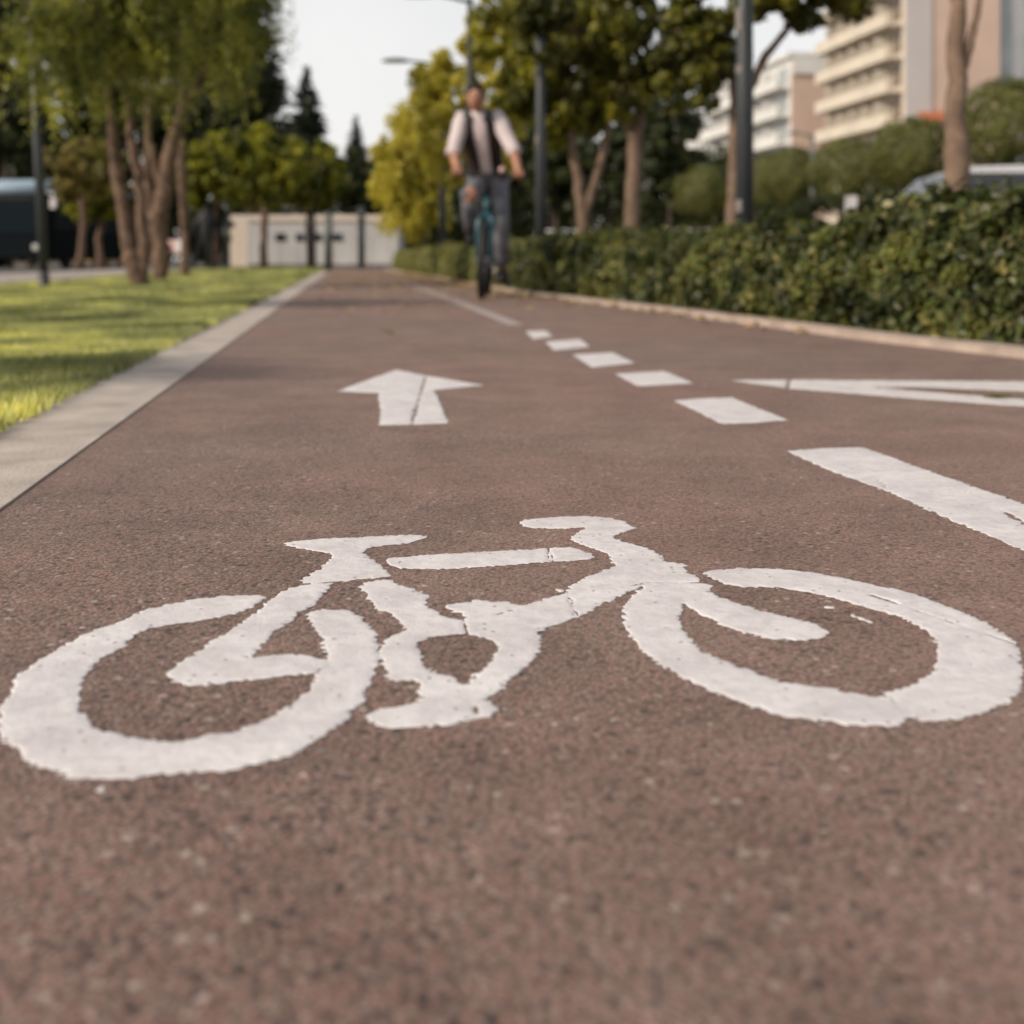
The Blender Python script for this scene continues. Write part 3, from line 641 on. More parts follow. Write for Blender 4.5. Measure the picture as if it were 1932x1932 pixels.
def conifer(label, px, ytop, ybot, d, rpx, seed, leaf, ragged=0.35, nlev=26, name='conifer', dens=26):
    rng = np.random.default_rng(seed); k = d / F
    b = P(px, HY, d); zt = P(px, ytop, d).z; zb = P(px, ybot, d).z
    root = empty(name, (b.x, b.y, 0), label=label, cat='tree')
    MB().tube([(b.x, b.y, -0.05), (b.x, b.y, zb), (b.x, b.y, zt - 0.1)], [rpx * k * .14, rpx * k * .1, rpx * k * .01], 8).build('trunk', M['bark_dark'], root, True)
    VV = []
    for l in range(nlev):
        t = l / (nlev - 1); z = zb + (zt - zb) * t; R = rpx * k * (1 - t) ** 0.85 + 0.03 * rpx * k
        nb = max(5, int(13 * (1 - t) + 4))
        for q in range(nb):
            a = rng.random() * 2 * math.pi; r = R * (1 - ragged * rng.random()); m = max(4, int(dens * (1 - t) + 5))
            s = rng.random(m)
            pos = np.stack([b.x + np.cos(a) * r * s, b.y + np.sin(a) * r * s, z - 0.25 * r * s + 0.12 * r * s * s], 1) + rng.normal(size=(m, 3)) * R * 0.08
            VV.append(leaf_verts(pos, rng.normal(size=(m, 3)) + np.array([0, 0, 1.0]), rpx * k * .26, rpx * k * .09, rng, np.tile([math.cos(a), math.sin(a), -.2], (m, 1)) + rng.normal(size=(m, 3)) * .4))
    link('crown', fast_mesh('crown', np.concatenate(VV), 4), leaf, root)
conifer('ragged dark pine leaning over the low green trees at the edge of the sky', 478, -90, 340, 50, 118, 301, M['needle'], 0.5, 28)
conifer('pointed dark spire tree standing alone against the sky', 578, 130, 350, 85, 78, 302, M['needle'], 0.3, 24)
conifer('smaller pointed spire tree beside the yellow green tree', 672, 222, 390, 95, 55, 303, M['needle'], 0.35, 20)

# --- right of the path
yb = U(2.1, 27)
tree('willow_tree', 'bright yellow green drooping tree nearest to the white cabin', [stem_px(27, [(800, 505, 7), (798, 440, 6), (790, 370, 5), (785, 320, 4)])],
     [ell_px(778, 300, 27, 82, 118), ell_px(745, 345, 27, 50, 78), ell_px(800, 215, 27, 62, 62), ell_px(815, 345, 27, 55, 75), ell_px(770, 400, 27, 60, 50)], M['lf_yellow'], M['bark_dark'], 401, 260, 75, 0.13, droop=1.3, flat=1.1, spread=0.21)
tree('street_tree', 'yellow green street tree right behind the cyclist', [stem_px(20.5, [(905, 500, 8), (903, 440, 7), (895, 350, 6), (880, 270, 5)])],
     [ell_px(868, 190, 20.5, 95, 118), ell_px(820, 140, 20.5, 52, 62), ell_px(840, 290, 20.5, 60, 70), ell_px(920, 300, 20.5, 60, 75), ell_px(960, 180, 20.5, 70, 100), ell_px(905, 75, 20.5, 52, 62)], M['lf_yellow'], M['bark_grey'], 402, 240, 70, 0.11, droop=0.7, spread=0.21)
M['lf_mid'] = leafmat('mid_green_leaves', [(0.108, 0.116, 0.009), (0.240, 0.238, 0.020), (0.168, 0.171, 0.013), (0.360, 0.329, 0.039), (0.156, 0.159, 0.013)], 0.35, 0.5, 1.4)
tree('street_tree', 'street tree with a forked pale trunk just right of the second lamp post', [stem_px(16, [(1098, 470, 13), (1098, 420, 12), (1090, 340, 10), (1078, 268, 8), (1070, 190, 6)]), stem_px(16, [(1102, 400, 8), (1122, 345, 8), (1140, 280, 7), (1150, 200, 5)], 0.95)],
     [ell_px(1040, 90, 16, 110, 150), ell_px(985, 160, 16, 70, 100), ell_px(950, 50, 16, 72, 92), ell_px(1110, 185, 16, 90, 80), ell_px(1090, -60, 16, 140, 110), ell_px(1040, 215, 16, 70, 60)], M['lf_mid'], M['bark_grey'], 403, 300, 80, 0.10, droop=0.6, spread=0.22)
tree('street_tree', 'large dark street tree with one straight pale trunk behind the hedge', [stem_px(13.2, [(1190, 470, 17), (1192, 420, 15), (1195, 330, 14), (1198, 255, 13), (1210, 180, 9)]), stem_px(13.2, [(1197, 260, 9), (1170, 215, 8), (1150, 170, 7), (1130, 90, 5)], 1.7)],
     [ell_px(1190, 40, 13.2, 160, 150), ell_px(1295, 95, 13.2, 105, 115), ell_px(1090, 60, 13.2, 105, 120), ell_px(1200, -120, 13.2, 220, 120), ell_px(1240, 160, 13.2, 100, 65), ell_px(1140, 170, 13.2, 75, 55), ell_px(1018, 45, 11.5, 70, 100), ell_px(1030, -10, 11.3, 70, 70), ell_px(960, 10, 11.8, 50, 60), ell_px(1180, 195, 12.8, 60, 40)], M['lf_street'], M['bark_grey'], 404, 360, 85, 0.09, droop=0.5, spread=0.22)
tree('street_tree', 'street tree with pinkish trunk hugging the nearest dark lamp post', [stem_px(9.6, [(1384, 470, 16), (1383, 400, 14), (1385, 300, 13), (1390, 205, 12), (1384, 150, 9), (1350, 90, 8), (1320, 20, 6)]), stem_px(9.6, [(1390, 215, 9), (1415, 165, 9), (1445, 105, 8), (1490, 50, 6), (1540, -10, 5)], 1.55)],
     [ell_px(1330, 30, 9.6, 120, 140), ell_px(1300, 125, 9.6, 95, 85), ell_px(1500, -75, 9.6, 160, 100), ell_px(1590, 5, 9.6, 85, 62), ell_px(1400, -120, 9.6, 190, 110), ell_px(1520, 40, 9.6, 60, 38), ell_px(1440, 0, 9.4, 75, 42)], M['lf_street'], M['bark_grey'], 405, 150, 115, 0.085, droop=0.25)
tree('street_tree', 'bare trunked tree with a side branch rising from the hedge at the right edge', [stem_px(7.0, [(1808, 430, 25), (1803, 360, 23), (1803, 220, 20), (1806, 80, 17), (1806, -60, 15)]), stem_px(7.0, [(1814, 150, 9), (1828, 90, 8), (1842, 30, 7), (1858, -60, 6)], 1.42)],
     [ell_px(1800, -260, 7, 230, 130), ell_px(1950, -220, 7, 150, 120), ell_px(1690, -200, 7, 120, 80)], M['lf_street'], M['bark_grey'], 406, 80, 110, 0.075)
BR = [('dark_tree', 'dark olive tree behind the straight pale trunk', 1265, 44, (285, 85, 120), 'lf_dark', 6), ('dark_tree', 'dark bushy tree between the forked trunk and the second lamp post', 1050, 40, (300, 85, 120), 'lf_dark', 6),
      ('dark_tree', 'dark tree behind the cyclist shoulder and the second hedge', 950, 50, (330, 80, 110), 'lf_dark', 6), ('dark_tree', 'dark tree in the gap between the two pale trunks', 1150, 50, (310, 70, 125), 'lf_dark', 6),
      ('dark_tree', 'tall dark tree filling the gap between the two pale trunks under the crowns', 1190, 62, (235, 110, 110), 'lf_dark', 6), ('dark_tree', 'tall dark tree far behind the second lamp post', 1040, 58, (230, 95, 105), 'lf_dark', 6),
      ('dark_tree', 'low dark tree on the far side of the yellow green trees', 850, 60, (400, 80, 70), 'lf_dark', 6)]
for i, (nm, lb, px, d, (cy, rx, ry), lf, hw) in enumerate(BR):
    rng = np.random.default_rng(500 + i); b = P(px, HY, d); k = d / F; top = P(px, cy + ry * .3, d)
    ell = [ell_px(px, cy, d, rx, ry)] + [ell_px(px + rng.uniform(-.5, .5) * rx, cy + rng.uniform(-.5, .6) * ry, d, rx * .6, ry * .6) for _ in range(3)]
    tree(nm, lb, [[(b.x, b.y, 0, hw * k), (top.x, top.y, top.z, hw * k * .6)]], ell, M[lf], M['bark_dark'], 520 + i, 70, 75, 0.0075 * d)

# far wood closing the view: reads as one mass
_r = np.random.default_rng(77); VV = []
for a0, a1, dd_, hh_ in ((-700, 760, 125, 8.0), (700, 1420, 130, 11.0)):
    nn = 420; px_ = a0 + (a1 - a0) * _r.random(nn); dp = dd_ + _r.normal(size=nn) * 5
    top_ = hh_ * (0.75 + 0.5 * vnoise(px_, px_ * 0, 45, 3) + 0.2 * _r.random(nn))
    zc = top_ * _r.random(nn) ** .7
    ctr = np.stack([(px_ - CX) / F * dp, dp, zc], 1); ii = np.repeat(np.arange(nn), 60)
    off = _r.normal(size=(len(ii), 3)) * np.array([1.1, .8, .9])
    VV.append(leaf_verts(ctr[ii] + off, off + _r.normal(size=off.shape) * .8 + np.array([0, -.3, .6]), .9, .5, _r))
tag(link('treeline', fast_mesh('treeline', np.concatenate(VV), 4), M['lf_dark']), 'dark far-off wood closing the view under the crowns', 'wood', kind='stuff')
# --- clipped lollipop trees along the street
def clipped(label, px, py, d, rx, ry, seed):
    rng = np.random.default_rng(seed); e = ell_px(px, py, d, rx * .94, ry * .94)
    root = empty('clipped_tree', (e[0], e[1], 0), label=label, cat='tree', group='clipped round trees along the street')
    k = d / F
    mb = MB(); mb.tube([(e[0], e[1], -0.05), (e[0] + .02, e[1], e[2] * .5), (e[0], e[1], e[2])], [.09, .075, .05], 8)
    for q in range(6):
        v = unit(rng.normal(size=(1, 3)))[0]; limb(mb, (e[0], e[1], e[2] - e[5] * .6), (e[0] + v[0] * e[3] * .7, e[1] + v[1] * e[4] * .7, e[2] + v[2] * e[5] * .6), .035, .008, rng)
    mb.build('trunk', M['bark_dark'], root, True)
    n = 9000; v = unit(rng.normal(size=(n, 3)))
    lump = 1 + 0.10 * np.sin(v[:, 0] * 6 + seed) * np.cos(v[:, 2] * 5) + 0.07 * np.sin(v[:, 1] * 11 + v[:, 0] * 9)
    r = (0.86 + 0.15 * rng.random(n)) * lump
    ctr = np.array(e[:3]); pos = ctr + v * r[:, None] * np.array(e[3:])
    V = leaf_verts(pos, v * 1.3 + rng.normal(size=(n, 3)) * .4, 0.10, 0.06, rng)
    link('crown', fast_mesh('crown', V, 4), M['lf_clip'], root)
for a in [('clipped round tree left of the nearest lamp post', 1328, 368, 42, 62, 58, 61), ('clipped round tree mostly hidden just right of the nearest lamp post', 1450, 348, 41, 52, 60, 62),
          ('pale clipped round tree below the pink gable with the white roof slab', 1498, 336, 36, 60, 62, 63), ('wide clipped tree below the beige balconies', 1605, 326, 33, 84, 70, 64),
          ('clipped round tree directly left of the bare trunk above the silver van', 1722, 294, 29, 80, 76, 65), ('tall clipped tree right of the bare trunk at the picture edge', 1900, 240, 25, 95, 98, 66)]:
    clipped(*a)
tree('dark_tree', 'low dark shrub row below the clipped trees', [[tuple(U(12.5, 30)) + (0.08,), tuple(U(12.5, 30, .9)) + (0.05,)]],
     [ell_px(1560, 415, 30, 95, 40), ell_px(1480, 415, 33, 70, 40), ell_px(1650, 400, 28, 80, 48)], M['lf_dark'], M['bark_dark'], 70, 60, 90, 0.16, cat='shrub')

# ------------------------------------------------------------------ hedges
def hedge(name, label, d0, d1, off, height, depth, nleaf, leaf, size, seed, falloff=1.0):
    rng = np.random.default_rng(seed)
    root = empty(name, U(redge(d0) + off, d0), label=label, cat='hedge')
    n = 60; dd = np.linspace(d0, d1, n); rings = []
    for i, d in enumerate(dd):
        a = redge(d) + off(d) if callable(off) else redge(d) + off
        w = 0.05 * math.sin(d * 2.7) ; hh = height(d) - 0.07
        prof = [(0.17, 0.02), (0.15, hh * .5), (0.17, hh * .86), (0.24, hh * .95), (depth - .12, hh), (depth - .05, hh * .8), (depth - .05, 0.02)]
        rings.append([U(a + p + w * .3, d, z) for p, z in prof])
    MB().loft(rings, True).build('dark_core', M['hedge_core'], root)  # added solid core blocks the view through; dark colour stands for inner shade
    d = d0 + (d1 - d0) * rng.random(nleaf) ** falloff
    a = np.array([redge(x) for x in d]) + off
    hh = np.array([height(x) for x in d])
    lump = vnoise(d, d * 0 + seed, 0.35, seed) * 0.10 + vnoise(d, d * 0, 0.11, seed + 1) * 0.05
    s = rng.random(nleaf)
    front = s < 0.62
    q = rng.random(nleaf)
    zz = np.where(front, hh * q, hh + rng.normal(size=nleaf) * 0.03)
    lmp = vnoise(d, zz, 0.19, seed + 3) * 0.17 + vnoise(d, zz, 0.075, seed + 4) * 0.10
    uu = np.where(front, a + 0.04 + 0.05 * np.abs(q - .45) * 2 - lmp + rng.normal(size=nleaf) * 0.022, a + 0.06 + (depth - .1) * q)
    zz = np.where(front, zz, zz + vnoise(d, uu, 0.14, seed + 5) * 0.09 + vnoise(d, uu, 0.5, seed + 6) * .03)
    # sprigs standing out of the top
    sp = (~front) & (rng.random(nleaf) < 0.06); zz[sp] += rng.random(sp.sum()) * 0.09
    zz = np.maximum(zz, 0.015)
    pos = np.stack([uu - SLOPE * d, d, zz], 1)
    nrm = np.where(front[:, None], np.array([-.9, -.25, .35]), np.array([-.1, -.1, 1.0])) + rng.normal(size=(nleaf, 3)) * .55
    sz = size * (0.6 + 0.8 * rng.random(nleaf))
    V = leaf_verts(pos, nrm, sz, sz * .6, rng, None, True)
    link('foliage', fast_mesh('foliage', V, 6), leaf, root)
hedge('hedge', 'long dark green leafy hedge along the right side of the path', 2.2, 12.6, 0.17, lambda d: float(np.interp(d, [2, 3, 4, 4.6, 5.2, 5.8, 8, 10, 13], [.66, .60, .565, .56, .52, .46, .455, .485, .49])) + 0.012 * math.sin(d * 5.1), 0.75, 100000, M['hedge'], 0.043, 71, 1.2)
hedge('hedge', 'narrow pale green hedge behind the cyclist along the far end of the path', 13.2, 33, 0.10, lambda d: 0.48 + 0.03 * math.sin(d * 1.3), 0.6, 42000, M['hedge2'], 0.06, 72)

# fallen leaves: dry litter along the far path and the right kerb
n = 2600; d = 5 + 22 * RNG.random(n) ** 0.8
u = np.where(RNG.random(n) < .6, np.array([redge(x) for x in d]) + 0.02 - np.abs(RNG.normal(size=n)) * .16, -0.3 + RNG.random(n) * 2.0)
keep = (RNG.random(n) < np.clip((d - 3) / 12, .10, 1)); d = d[keep]; u = u[keep]; n = len(d)
pos = np.stack([u - SLOPE * d, d, np.full(n, 0.012)], 1)
onk = u > np.array([redge(x) for x in d]); pos[onk, 2] = 0.038
o = link('fallen_leaves', fast_mesh('fallen_leaves', leaf_verts(pos, RNG.normal(size=(n, 3)) * .22 + np.array([0, 0, 1.0]), 0.05 + 0.03 * RNG.random(n), 0.03, RNG, None, True), 6), M['dryleaf'])
tag(o, 'dry tan leaves scattered along the far path and kerb', 'fallen leaves', kind='stuff')
lx, ly = G(1884, 752)
mb = MB()
mb.add([(lx - .040, ly, .004), (lx - .012, ly - .014, .012), (lx + .02, ly - .012, .007), (lx + .038, ly + .002, .015), (lx + .016, ly + .014, .008), (lx - .016, ly + .012, .011), (lx, ly, .003)],
       [(0, 1, 6), (1, 2, 6), (2, 3, 6), (3, 4, 6), (4, 5, 6), (5, 0, 6)])
tag(mb.build('fallen_leaf', M['greenleaf'], None, True), 'single curled olive leaf lying on the worn white triangle', 'leaf')

# ------------------------------------------------------------------ lamp posts
def lamp_post(label, px, d, w_px, height, arm, head_len=0.5, mat='pole', lean=0.0, stickers=(), side=-1, group='lamp posts'):
    b = P(px, HY, d); r = w_px / 2 / F * d
    root = empty('lamp_post', (b.x, b.y, 0), label=label, cat='lamp post', group=group)
    root.rotation_euler = (0, lean, 0)
    L = lambda mb, nm, mt, sm=False, par=root: mb.build(nm, mt, par, sm, False)
    L(MB().tube([(0, 0, 0.02), (0, 0, height * .35), (0, 0, height)], [r, r * .97, r * .72], 18), 'pole', M[mat], True)
    L(MB().tube([(0, 0, -.02), (0, 0, .03), (0, 0, .035), (0, 0, .16), (0, 0, .2)], [r * 1.5, r * 1.5, r * 1.15, r * 1.12, r * 1.0], 18), 'base', M[mat], True)
    if arm:
        L(MB().tube([(0, 0, height - .05), (side * arm * .3, 0, height + .02), (side * (arm - head_len), 0, height + .05)], [r * .5, r * .42, r * .36], 10), 'arm', M[mat], True)
        x1 = side * (arm - head_len); x2 = side * arm
        rings = []
        for t, w, h in ((0, .05, .03), (.12, .09, .05), (.5, .12, .06), (.85, .1, .045), (1, .05, .02)):
            x = x1 + (x2 - x1) * t
            rings.append([(x, w * math.cos(a), height + .05 + h * max(-.35, math.sin(a))) for a in [2 * math.pi * q / 12 for q in range(12)]])
        hd = L(MB().loft(rings), 'lamp_head', M[mat], True)
        MB().box(((x1 + x2) / 2 + side * .03, 0, height + .03), (head_len * .6, .14, .012)).build('lens', M['lampglass'], hd, False, False)
    for z, hh in stickers:
        rings = [[((r * 1.012) * math.cos(a), (r * 1.012) * math.sin(a), zz) for a in [math.pi * (0.95 + 0.38 * q / 10) for q in range(11)]] for zz in (z, z + hh)]
        L(MB().loft(rings, False, False), 'sticker', M['sticker'])
    return root
def zpx(py, d): return P(0, py, d).z
lamp_post('thick dark lamp post rising from the hedge, nearest to the camera', 1405, 8.0, 34, 4.3, 1.0, stickers=((zpx(400, 8), .08), (zpx(60, 8), .16), (zpx(140, 8), .06)))
lamp_post('dark lamp post standing right of the cyclist shoulder', 1020, 12.3, 21, 4.2, 1.0, stickers=((zpx(270, 12.3), .09),))
lamp_post('lamp post behind the cyclist whose head shows at the top edge of the sky', 887, 16.4, 15, 4.0, 0.98)
lamp_post('farthest lamp post, its small head reaching into the sky beside the yellow green tree', 835, 21.9, 14, 4.0, 1.14)
lamp_post('slim grey lamp post leaning slightly on the left lawn', 84, 13.1, 17, 4.2, 0.8, lean=-0.047, mat='pole', side=-1)
lamp_post('thin far street lamp in front of the pink gable', 1533, 35, 9, 4.05, 0.75, head_len=.35, mat='pole_g', side=-1)
lamp_post('grey green pole beside the black statue', 427, 40, 14, 3.4, 0.8, mat='pole_g', side=1)
def bollard(label, px, py_top, d, w, mat):
    b = P(px, HY, d); z = zpx(py_top, d); r = w / 2 / F * d
    root = empty('post', (b.x, b.y, 0), label=label, cat='post', group='slender posts before the white cabin')
    MB().tube([(0, 0, 0), (0, 0, z)], [r, r * .9], 12).build('shaft', mat, root, True, False)
    MB().tube([(0, 0, z), (0, 0, z + .04), (0, 0, z + .07)], [r * 1.3, r * 1.3, r * .4], 12).build('cap', mat, root, True, False)
bollard('dark slender post between the second and third cabin vents', 589, 392, 40, 13, M['pole'])
bollard('grey green slender post between the third and fourth cabin vents', 620, 395, 42, 15, M['pole_g'])
bollard('grey green slender post before the blank right part of the cabin wall', 682, 395, 42, 15, M['pole_g'])

# ------------------------------------------------------------------ white cabin at the end of the path
ca = P(440, HY, 46); cb = P(750, HY, 46)
root = empty('cabin', ((ca.x + cb.x) / 2, 46, 0), label='long low white cabin with beige eaves and four dark vents closing the path', cat='cabin')
Lc = cb.x - ca.x; zt = zpx(406, 46)
MB().box((0, 1.3, (zt - .24) / 2), (Lc, 2.6, zt - .24)).build('wall', M['cabin'], root, False, False)
MB().box((0, 1.3, zt - .12), (Lc + .16, 2.76, .24)).build('eaves', M['eaves'], root, False, False, 0.02)
MB().box((0, 1.3, .06), (Lc + .05, 2.66, .12)).build('plinth', M['street'], root, False, False)
for x0, x1 in ((519, 540), (557, 574), (592, 607), (624, 647)):
    xc = P((x0 + x1) / 2, 0, 46).x - root.location.x; w = (x1 - x0) / F * 46; z = zpx(447.5, 46)
    v = MB().box((xc, -.012, z), (w * .85, .05, .27)).build('vent', M['carglass'], root, False, False)
    fr = MB()
    for q in range(4): fr.box((xc, -.045, z - .12 + q * .08), (w * .96, .02, .03))
    fr.build('slats', M['busdark'], v, False, False)
for q in range(9):
    x = -Lc / 2 + Lc * (q + .5) / 9
    MB().box((x, -.006, (zt - .24) / 2 + .06), (.05, .03, zt - .4)).build('seam_strip', M['pinkgrey'], root, False, False)
pw = P(455, HY, 45)
root = empty('panel', (pw.x, 44.4, 0), label='beige upright panel left of the cabin beside the grey green pole', cat='panel')
MB().box((0, 0, .98), (.85, .08, 1.9)).build('board', M['eaves'], root, False, False, .01)
for s in (-.4, .4): MB().box((s, -.05, 1.0), (.06, .06, 2.0)).build('frame_post', M['pinkgrey'], root, False, False)

# black statue: a striding figure
sb = P(388, HY, 35)
root = empty('statue', (sb.x, sb.y, 0), label='black striding statue under the bright green round tree', cat='statue')
def skin_mesh(name, pts, edges, rads, rootv=0, sub=2):
    me = bpy.data.meshes.new(name); me.from_pydata([tuple(p) for p in pts], edges, []); me.update()
    o = bpy.data.objects.new(name + '_tmp', me); COL.objects.link(o)
    s = o.modifiers.new('skin', 'SKIN'); s.use_smooth_shade = True
    for i, r in enumerate(rads):
        sv = me.skin_vertices[0].data[i]; sv.radius = (r, r) if not hasattr(r, '__len__') else r
        sv.use_root = (i == rootv)
    ss = o.modifiers.new('sub', 'SUBSURF'); ss.levels = sub; ss.render_levels = sub
    bpy.context.view_layer.update()
    dg = bpy.context.evaluated_depsgraph_get()
    out = bpy.data.meshes.new_from_object(o.evaluated_get(dg))
    bpy.data.objects.remove(o)
    return out
pts = [(0, 0, 1.05), (.02, 0, 1.35), (.03, 0, 1.6), (.04, -.02, 1.78), (.05, -.03, 1.93), (-.22, .05, .55), (-.42, .1, .12), (-.47, 0, .1), (.14, -.1, .58), (.16, -.05, .12), (.18, -.15, .1), (-.2, 0, 1.55), (-.34, -.1, 1.2), (-.28, -.25, 1.0), (.26, 0, 1.55), (.34, .1, 1.22), (.36, -.05, 1.0)]
ed = [(0, 1), (1, 2), (2, 3), (3, 4), (0, 5), (5, 6), (6, 7), (0, 8), (8, 9), (9, 10), (2, 11), (11, 12), (12, 13), (2, 14), (14, 15), (15, 16)]
rd = [.18, .19, .17, .08, .12, .11, .07, .06, .11, .07, .06, .10, .07, .05, .10, .07, .05]
me = skin_mesh('figure', pts, ed, rd)
link('figure', me, M['bronze'], root, True, False)
MB().box((-.1, 0, .03), (1.0, .6, .12)).build('plinth', M['bronze'], root, False, False, .02)

# small sign boards
def small_sign(label, px, py, d, w, h, mats, cat='sign'):
    b = P(px, HY, d); z = zpx(py, d)
    root = empty('sign', (b.x, b.y, 0), label=label, cat=cat)
    MB().tube([(0, .03, 0), (0, .03, z)], .025, 8).build('post', M['pole_g'], root, True, False)
    for i, m in enumerate(mats):
        MB().box((-w / 2 + w * (i + .5) / len(mats), -.012, z), (w / len(mats), .03, h)).build('board', m, root, False, False, .01)
    return root
small_sign('small pink and white sign between the pepper trunks', 332, 465, 30, .46, .32, (M['signpink'], M['sign']))
sg = small_sign('small white sign plate showing above the hedge right of the nearest lamp post', 1605, 386, 14, .15, .2, (M['sign'],))

# ------------------------------------------------------------------ vehicles
def car(name, label, px_c, d, length, height, paint_m, heading, cat='car', van=False, group=None):
    """side profile body lofted across its width; x along the car"""
    b = P(px_c, HY, d)
    root = empty(name, (b.x, b.y, 0), heading, label=label, cat=cat, group=group)
    L, Ht, W = length, height, 1.78
    if van:
        prof = [(-.5, .30), (-.5, .55), (-.46, .60), (-.36, .66), (-.24, .93), (-.17, .985), (0, 1.0), (.38, .985), (.47, .94), (.5, .6), (.5, .25)]
    else:
        prof = [(-.5, .32), (-.5, .5), (-.46, .56), (-.26, .62), (-.14, .93), (-.06, .99), (.12, 1.0), (.24, .94), (.36, .68), (.48, .64), (.5, .5), (.5, .3)]
    rings = []
    for yy, sc_, in ((-1, .93), (-.96, 1), (.96, 1), (1, .93)):
        r = []
        for x, z in prof:
            inset = .10 * max(0, (z - .6) / .4)
            r.append((x * L, yy * W / 2 * (1 - inset), .2 + (z * Ht - .2) * (1 if abs(yy) < .97 else .985)))
        r = [(prof[0][0] * L * .98, yy * W / 2, .2)] + r + [(prof[-1][0] * L * .98, yy * W / 2, .2)]
        rings.append(r)
    MB().loft(rings).build('body', paint_m, root, True, False, .015)
    zb, zt = .62 * Ht, .93 * Ht
    x0, x1 = (-.30 * L, .42 * L) if van else (-.19 * L, .29 * L)
    for s in (-1, 1):
        y0 = s * (W / 2 + .006); y1 = s * (W / 2 * .915 + .006)
        for a, c in ((x0 + .06 * L, (x0 + x1) / 2 - .02), ((x0 + x1) / 2 + .04, x1 - .05 * L)):
            V = [(a - (.08 * L if a < 0 and a < (x0 + x1) / 2 - .3 else 0), y0 * .985, zb), (c, y0 * .985, zb), (c, y1, zt), (a, y1, zt)]
            V2 = [(x, y + s * .012, z) for x, y, z in V]
            MB().add(V + V2, [(0, 1, 2, 3), (7, 6, 5, 4), (0, 4, 5, 1), (1, 5, 6, 2), (2, 6, 7, 3), (3, 7, 4, 0)]).build('side_window', M['carglass'], root, False, False)
    if van: wa, wb = (-.352, .68), (-.248, .925)
    else: wa, wb = (-.255, .64), (-.148, .92)
    V = [(wa[0] * L - .012, -W * .42, wa[1] * Ht), (wa[0] * L - .012, W * .42, wa[1] * Ht), (wb[0] * L - .012, W * .40, wb[1] * Ht), (wb[0] * L - .012, -W * .40, wb[1] * Ht)]
    V2 = [(x - .014, y, z + .01) for x, y, z in V]
    MB().add(V + V2, [(0, 1, 2, 3), (7, 6, 5, 4), (0, 4, 5, 1), (1, 5, 6, 2), (2, 6, 7, 3), (3, 7, 4, 0)]).build('windscreen', M['carglass'], root, False, False)
    for s in (-1, 1):
        MB().box((-.492 * L, s * W * .36, .46 * Ht), (.06, .3, .12)).build('headlight', M['lampglass'], root, False, False, .02)
        for xx in (-.31, .31):
            w = MB().torus((s * 0, 0, 0), .25, .075, n=24).build('wheel', M['black'], root, True, False)
            w.location = (xx * L, s * (W / 2 - .08), .32); w.rotation_euler = (0, 0, math.pi / 2)
            hb = MB().tube([(-.05, 0, 0), (.05, 0, 0)], .2, 16).build('rim', M['steel'], w, True, False)
    return root
car('parked_van', 'silver van passing behind the bare trunk at the right edge', 1893, 18.5, 4.4, 1.77, M['van'], math.radians(0), 'van', True)
car('parked_car', 'yellow taxi glimpsed under the trees left of the leaning trunk', 178, 56, 4.3, 1.5, M['taxi'], math.radians(96), 'car', False, 'cars parked along the left street')
car('parked_car', 'white car beside the yellow taxi under the trees', 222, 62, 4.3, 1.5, M['wcar'], math.radians(92), 'car', False, 'cars parked along the left street')
car('parked_car', 'white car glimpsed low between the second lamp post and the forked trunk', 1052, 46, 4.3, 1.5, M['wcar'], math.radians(82), 'car')

# bus at the far left
bp_ = P(20, HY, 39)
root = empty('bus', (bp_.x, bp_.y, 0), math.radians(0), label='dark bus with pale blue roof waiting at the far left edge', cat='bus')
W, Hh, Ln = 2.6, 3.0, 10.5
def rrect(w, h, y, z0, r=.25, n=5):
    pts = []
    for cx_, cz_, a0 in ((w / 2 - r, z0 + h - r, 0), (-w / 2 + r, z0 + h - r, 90)):
        for q in range(n + 1):
            a = math.radians(a0 + 90 * q / n); pts.append((cx_ + r * math.cos(a), y, cz_ + r * math.sin(a)))
    return pts + [(-w / 2, y, z0), (w / 2, y, z0)]
MB().loft([rrect(W * .96, 2.15, -.02, .35, .08), rrect(W, 2.2, .2, .3, .08), rrect(W, 2.2, Ln, .3, .08)]).build('body', M['busdark'], root, False, False, .03)
MB().loft([rrect(W * .80, .34, -.12, 2.52, .16), rrect(W * 1.02, .50, .25, 2.50, .2), rrect(W * 1.02, .50, Ln, 2.50, .2)]).build('roof', M['busblue'], root, True, False)
MB().box((0, -.03, 1.75), (W * .86, .05, 1.2)).build('windscreen', M['busglass'], root, False, False, .03)
MB().box((-1.17, -.06, .98), (.28, .06, .95)).build('side_panel', M['orange'], root, False, False, .02)
for s in (-1, 1):
    MB().box((s * .95, -.04, .72), (.42, .06, .2)).build('headlight', M['lampglass'], root, False, False, .03)
    mr = MB().tube([(s * 1.25, -.02, 2.55), (s * 1.5, -.2, 2.5), (s * 1.52, -.22, 2.3)], .025, 6).build('mirror', M['sign'], root, True, False)
    MB().box((s * 1.52, -.24, 2.18), (.2, .08, .34)).build('mirror_housing', M['sign'], mr, False, False, .02)
    for yy in (1.8, 7.8):
        w = MB().torus((0, 0, 0), .34, .14, n=24).build('wheel', M['black'], root, True, False); w.location = (s * (W / 2 - .14), yy, .47)
        MB().tube([(-.09, 0, 0), (.09, 0, 0)], .26, 16).build('rim', M['steel'], w, True, False)
    for q in range(5):
        MB().box((s * (W / 2 + .008), 1.2 + q * 1.9, 1.8), (.03, 1.6, .95)).build('window', M['busglass'], root, False, False, .02)
MB().box((0, -.035, 2.40), (1.5, .04, .16)).build('destination_board', M['black'], root, False, False)

